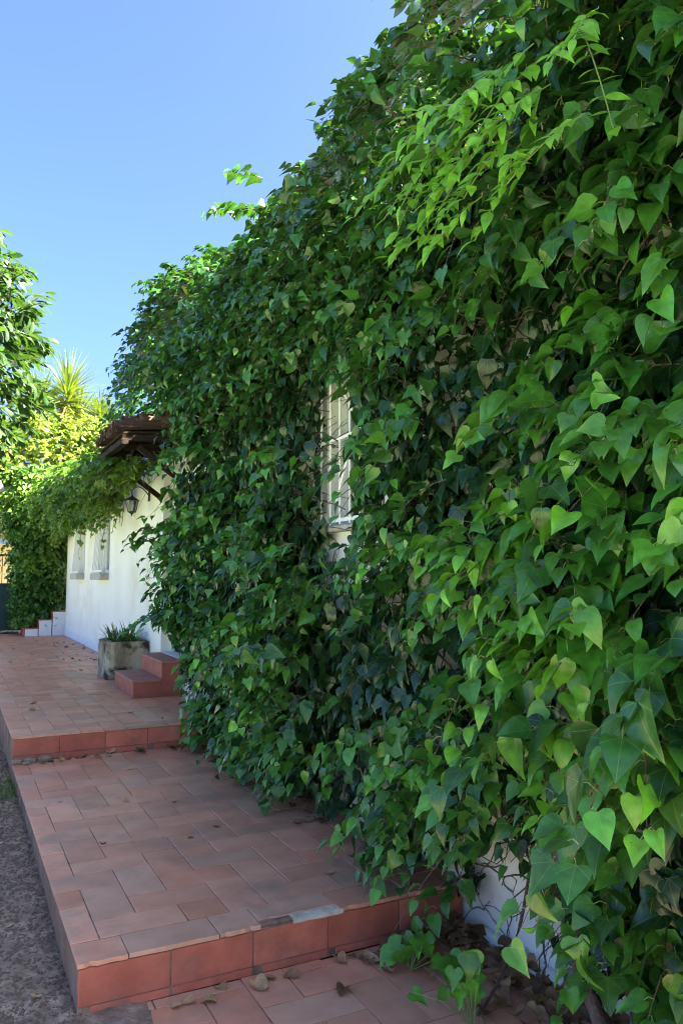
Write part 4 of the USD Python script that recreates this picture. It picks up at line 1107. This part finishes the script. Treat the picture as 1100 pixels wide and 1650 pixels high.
yw = thing('ochre_wall', 'ochre plastered garden wall seen through the gate bars', 'wall')
obj('render', box(-4, 4.5, 23.0, 23.3, .2, 2.35, .01), M_YELLOW, yw)
obj('coping', box(-4.05, 4.55, 22.94, 23.36, 2.352, 2.42, .01), M_SILL, yw)


# ------------------------------------------------------------------ trees
def leafy_tree(name, label, base, crown, radii, nshoot, leaf, material, protos, seed, group=None, trunk_r=.12, bark=M_BARK, length=(.25, .55), nleaf=9, young=(0, 1), limbs=7, best=0, cut=None, droop=.25, front=None):
    r_ = np.random.default_rng(seed)
    t = thing(name, label, 'tree', group)
    base, crown, radii = map(lambda q: np.asarray(q, float), (base, crown, radii))
    ends = []
    top = crown + [0, 0, -radii[2] * .15]
    obj('trunk', tube(curve([base, base + (top - base) * .45 + r_.normal(0, .08, 3), top], 14), np.linspace(trunk_r, trunk_r * .45, 14), 9), bark, t, smooth=True)
    for k in range(limbs):
        az = k * 2.4 + r_.uniform(-.3, .3)
        e = crown + radii * np.array([math.cos(az) * .75, math.sin(az) * .75, r_.uniform(-.5, .7)])
        s = base + (top - base) * r_.uniform(.45, .95)
        mid_ = (s + e) / 2 + [0, 0, -.12 * radii[2]]
        obj('limb', tube(curve([s, mid_, e], 10), np.linspace(trunk_r * .45, trunk_r * .12, 10), 7), bark, t, smooth=True)
    dv = unit(r_.normal(0, 1, (nshoot, 3)))
    lump = .62 + .55 * fbm(dv * 2.2 + seed, 3, seed)
    rr = lump * (r_.random(nshoot) ** .33)
    A_ = crown + dv * radii * rr[:, None]
    N_ = unit(dv + [0, 0, .25])
    yg_ = np.clip(young[0] + (young[1] - young[0]) * (fbm(A_ * 1.7, 2, seed) * 1.8 - .4), 0, 1)
    L_, S_ = shoots(A_, N_, r_, length, nleaf, leaf, yg_, droop=droop, petiole=.15)
    L_['nrm'] = dv[np.searchsorted(np.cumsum(np.ones(nshoot)), 0)] * 0 + L_['nrm'] + r_.normal(0, .3, L_['nrm'].shape)
    if cut is not None:
        k_ = ~cut(L_['P'])
        L_ = {a_: b_[k_] for a_, b_ in L_.items()}
    if front is not None:
        L_['front'] = front(L_['P'])
    L_['which'] = r_.integers(0, len(protos), len(L_['P']))
    foliage(t, L_, material, protos, best=best)
    obj('twigs', thin_tubes(S_, .004), M_TWIG, t, kind='stuff')
    return t


def in_view(P):
    rel = P - np.array([0, 0, EYE])
    return np.where(np.abs(rel @ rt / np.maximum(rel @ fw, .05)) < .45, 1, .01)


magnolia = leafy_tree('broadleaf_tree', 'tree with large glossy oval leaves leaning in from the left edge', (-.75, 7.3, .05), (-.60, 7.25, 3.55), (1.26, 1.3, 1.55), 1300, .14, M_MAGNOLIA, ELL_LO, 51,
                      trunk_r=.13, bark=M_PALEBARK, length=(.16, .34), nleaf=9, young=(0, .35), best=150, droop=.05, front=in_view)
obj('limb', tube(curve([(-.9, 7.25, 1.25), (-.4, 7.15, 1.75), (.05, 7.1, 2.1), (.36, 7.05, 2.28)], 14), np.linspace(.085, .062, 14), 10), M_PALEBARK, magnolia, smooth=True, label='pale bare limb with cut end')

leafy_tree('garden_tree', 'sunlit yellow green tree behind the creeper, below the larger yucca', (1.6, 20.5, .3), (2.0, 20.8, 4.20), (2.0, 1.3, 1.75), 1500, .13, M_TREE, [IVY_LO[0], SHORT_LO[0], SHORT_LO[1]], 61, young=(.2, 1), best=60, front=in_view)
leafy_tree('garden_tree', 'small leafy tree between the smaller yucca and the clay tiled canopy', (3.55, 20.5, .3), (3.5, 20.5, 4.35), (1.0, .9, 1.35), 520, .12, M_TREE, [SHORT_LO[0], SHORT_LO[1], SHORT_LO[2]], 62, young=(0, .8), best=40, front=in_view)
leafy_tree('garden_tree', 'shadowed tree left of the ivy column above the gate', (.35, 21.5, .3), (.2, 21.5, 4.4), (1.3, 1.3, 1.5), 520, .10, M_TREE, [SHORT_LO[0], SHORT_LO[1], SHORT_LO[2]], 63, young=(0, .5), best=30, front=in_view)


def yucca(label, base, heads, seed, ln):
    r_ = np.random.default_rng(seed)
    t = thing('yucca', label, 'yucca')
    for h in heads:
        h = np.asarray(h, float)
        obj('trunk', tube(curve([base, (np.asarray(base) + h) / 2 + [.1, 0, 0], h], 10), np.linspace(.13, .08, 10), 9), M_BARK, t, smooth=True)
        for k in range(270):
            el = math.asin(r_.uniform(-.55, 1))
            v, f = strap(h + [0, 0, .4 * max(math.sin(el), -.5)], r_.uniform(0, 6.28), ln * r_.uniform(.75, 1.1), el, .022, .12 + .2 * r_.random() * max(0, math.cos(el)), 5)
            dead = el < -.25
            obj('leaf', (v, f), M_DEAD if dead and r_.random() < .35 else M_YUCCA, t, smooth=True, tint=np.tile([r_.random(), r_.random(), .12 if dead else 0], (len(v), 1)), uv=np.zeros((len(v), 2)))
    return t


yucca('large spiky yucca head catching the sun, above the garden trees', (2.7, 23.0, .3), [(2.80, 22.9, 6.45), (2.10, 23.2, 6.1), (3.15, 23.4, 5.8)], 71, 1.42)
yucca('smaller spiky yucca peeping above the canopy roof against the sky', (3.75, 23.3, .3), [(3.75, 23.0, 5.85)], 72, .92)

# ------------------------------------------------------------------ fallen leaves
rng = np.random.default_rng(81)


def dead_leaf(x, y, z, size, seed, label=None, group=None, parent=None, tone=None, tiltv=None, curl=None):
    size = size * 0.8
    r_ = np.random.default_rng(seed)
    e = [CORDATE, WIDE, LOBED, OVATE][r_.integers(4)]
    v, f, u = leaf_shape(e, 8, 2, r_.uniform(-.3, .8), 0, .05, seed)
    cu = r_.uniform(.6, 2.2) if curl is None else curl
    an = v[:, 1] * cu - cu * .5                      # roll the leaf along its length
    v = np.stack([v[:, 0], np.sin(an) / cu, -np.cos(an) / cu + 1 / cu + v[:, 2]], -1)
    v[:, 2] += .05 * (fbm(v * 5 + seed, 2, seed) - .5) * 2
    a_ = r_.uniform(0, 6.28); c_, s_ = math.cos(a_), math.sin(a_)
    if tiltv is None:
        tiltv = r_.normal(0, .18)
    ct, st2 = math.cos(tiltv), math.sin(tiltv)
    v = np.stack([v[:, 0] * ct - v[:, 2] * st2, v[:, 1], v[:, 0] * st2 + v[:, 2] * ct], -1) * size
    v = np.stack([v[:, 0] * c_ - v[:, 1] * s_, v[:, 0] * s_ + v[:, 1] * c_, v[:, 2]], -1)
    v[:, 2] += z - v[:, 2].min() + .001
    v[:, :2] += [x, y]
    t_ = np.tile([r_.random() if tone is None else tone, r_.random(), 0], (len(v), 1))
    return (v, f), u, t_


single = [(0.80, 2.79, .075, 'curled tan dead leaf leaning on the front riser, leftmost of the row', .9), (0.88, 2.775, .085, 'folded tan dead leaf beside the leftmost one at the front riser', .8),
          (1.07, 2.76, .11, 'largest pale dead leaf, crumpled against the foot of the front riser', 1.0), (1.19, 2.79, .085, 'brown dead leaf just right of the largest one at the front riser', .6),
          (1.32, 2.60, .085, 'flat dark brown dead leaf alone on the nearest tiles', .1), (1.42, 2.80, .08, 'tan dead leaf at the riser, near the right end of its row', .9),
          (1.52, 2.79, .075, 'upright pale dead leaf at the right end of the row by the riser', 1.0)]
for k, (x, y, s, lab, tone) in enumerate(single):
    m, u, t_ = dead_leaf(x, y, 0.0, s, 300 + k, tone=tone, curl=(0.4 if 'flat' in lab else None))
    tag(obj('dead_leaf', m, M_DEAD, smooth=True, uv=u, tint=t_), lab, 'leaf')
for k in range(12):
    m, u, t_ = dead_leaf(rng.uniform(.62, 1.75), Y1 - rng.uniform(.02, .09), 0.0, rng.uniform(.035, .065), 610 + k, tone=rng.uniform(.2, .9))
    tag(obj('dead_leaf', m, M_DEAD, smooth=True, uv=u, tint=t_), 'small brown leaf scrap in the line of litter along the front riser', 'leaf', 'leaf scraps along the front riser')
mid_spots = [(0.98, 4.72, .055, 'small dry leaf in the centre of the middle terrace, behind the row of grey tiles'), (1.14, 3.95, .05, 'dry leaf a step behind the grey mortar patch on the middle terrace'),
             (1.30, 4.05, .06, 'dry leaf on the middle terrace closest to the hanging ivy edge'), (0.72, 4.05, .045, 'tiny dry leaf near the outer left edge of the middle terrace'),
             (1.15, 5.5, .06, 'pale dry leaf on the middle terrace just before the second riser'), (0.62, 4.9, .04, 'tiny dry leaf at the rear left of the middle terrace'),
             (1.55, 3.2, .055, 'dry leaf at the front right corner of the middle terrace under the ivy'), (1.22, 4.6, .05, 'dry leaf right of centre on the middle terrace tiles')]
for k, (x, y, s, lab) in enumerate(mid_spots):
    m, u, t_ = dead_leaf(x, y, Z2, s, 340 + k)
    tag(obj('dead_leaf', m, M_DEAD, smooth=True, uv=u, tint=t_), lab, 'leaf')
for k in range(24):
    m, u, t_ = dead_leaf(rng.uniform(.62, 1.95), Y2 - rng.uniform(.02, .14), Z2, rng.uniform(.05, .10), 380 + k)
    tag(obj('dead_leaf', m, M_DEAD, smooth=True, uv=u, tint=t_), 'crumpled brown leaf gathered at the foot of the second riser', 'leaf', 'dead leaves along the second riser')
for k in range(46):
    x, y = (rng.uniform(.5, 2.0), rng.uniform(6.3, 14)) if k < 20 else (XW - abs(rng.normal(.15, .28)), rng.uniform(11, 15.6))
    m, u, t_ = dead_leaf(x, y, Z3, rng.uniform(.04, .085), 420 + k)
    tag(obj('dead_leaf', m, M_DEAD, smooth=True, uv=u, tint=t_), 'scattered brown leaf lying on the upper terrace', 'leaf', 'dead leaves on the upper terrace')
for k, (x, y, lab) in enumerate([(.28, 3.6, 'yellowed leaf on the gravel midway along the terrace side'), (.33, 3.0, 'yellowed leaf on the gravel nearest the front terrace corner'),
                               (.20, 4.4, 'yellowed leaf on the gravel by the left picture edge'), (.30, 5.1, 'yellowed leaf on the gravel just before the grass tuft'), (.12, 3.3, 'yellowed leaf lying farthest out on the gravel')]):
    m, u, t_ = dead_leaf(x, y, float(ground_z(x, y)) + .008, .045, 480 + k, tone=.9)
    tag(obj('dead_leaf', m, M_DEAD, smooth=True, uv=u, tint=t_), lab, 'leaf')
lit, us_, ts_ = [], [], []
for k in range(210):
    y_ = rng.uniform(1.75, 2.82)
    x_ = XW - .02 - abs(rng.normal(0, .16)) if k > 60 else rng.uniform(1.5, 2.0)
    y_ = 2.82 - abs(rng.normal(0, .10)) if k < 60 else y_
    m, u, t_ = dead_leaf(min(x_, XW - .05), y_, rng.uniform(0, .05) * (1 if x_ > 1.75 else .2), rng.uniform(.05, .10), 500 + k, tone=rng.random() ** 1.4)
    lit.append(m); us_.append(u); ts_.append(t_)
for k in range(70):
    m, u, t_ = dead_leaf(XW - abs(rng.normal(0.05, .12)) - .03, rng.uniform(2.95, 6.0), Z2, rng.uniform(.05, .09), 760 + k, tone=rng.random() ** 2)
    lit.append(m); us_.append(u); ts_.append(t_)
v, f = cat(lit)
obj('leaf_litter', (v, f), M_DEAD, smooth=True, uv=np.vstack(us_), tint=np.vstack(ts_), label='drift of brown leaf litter along the foot of the ivy wall', category='leaf litter', kind='stuff')
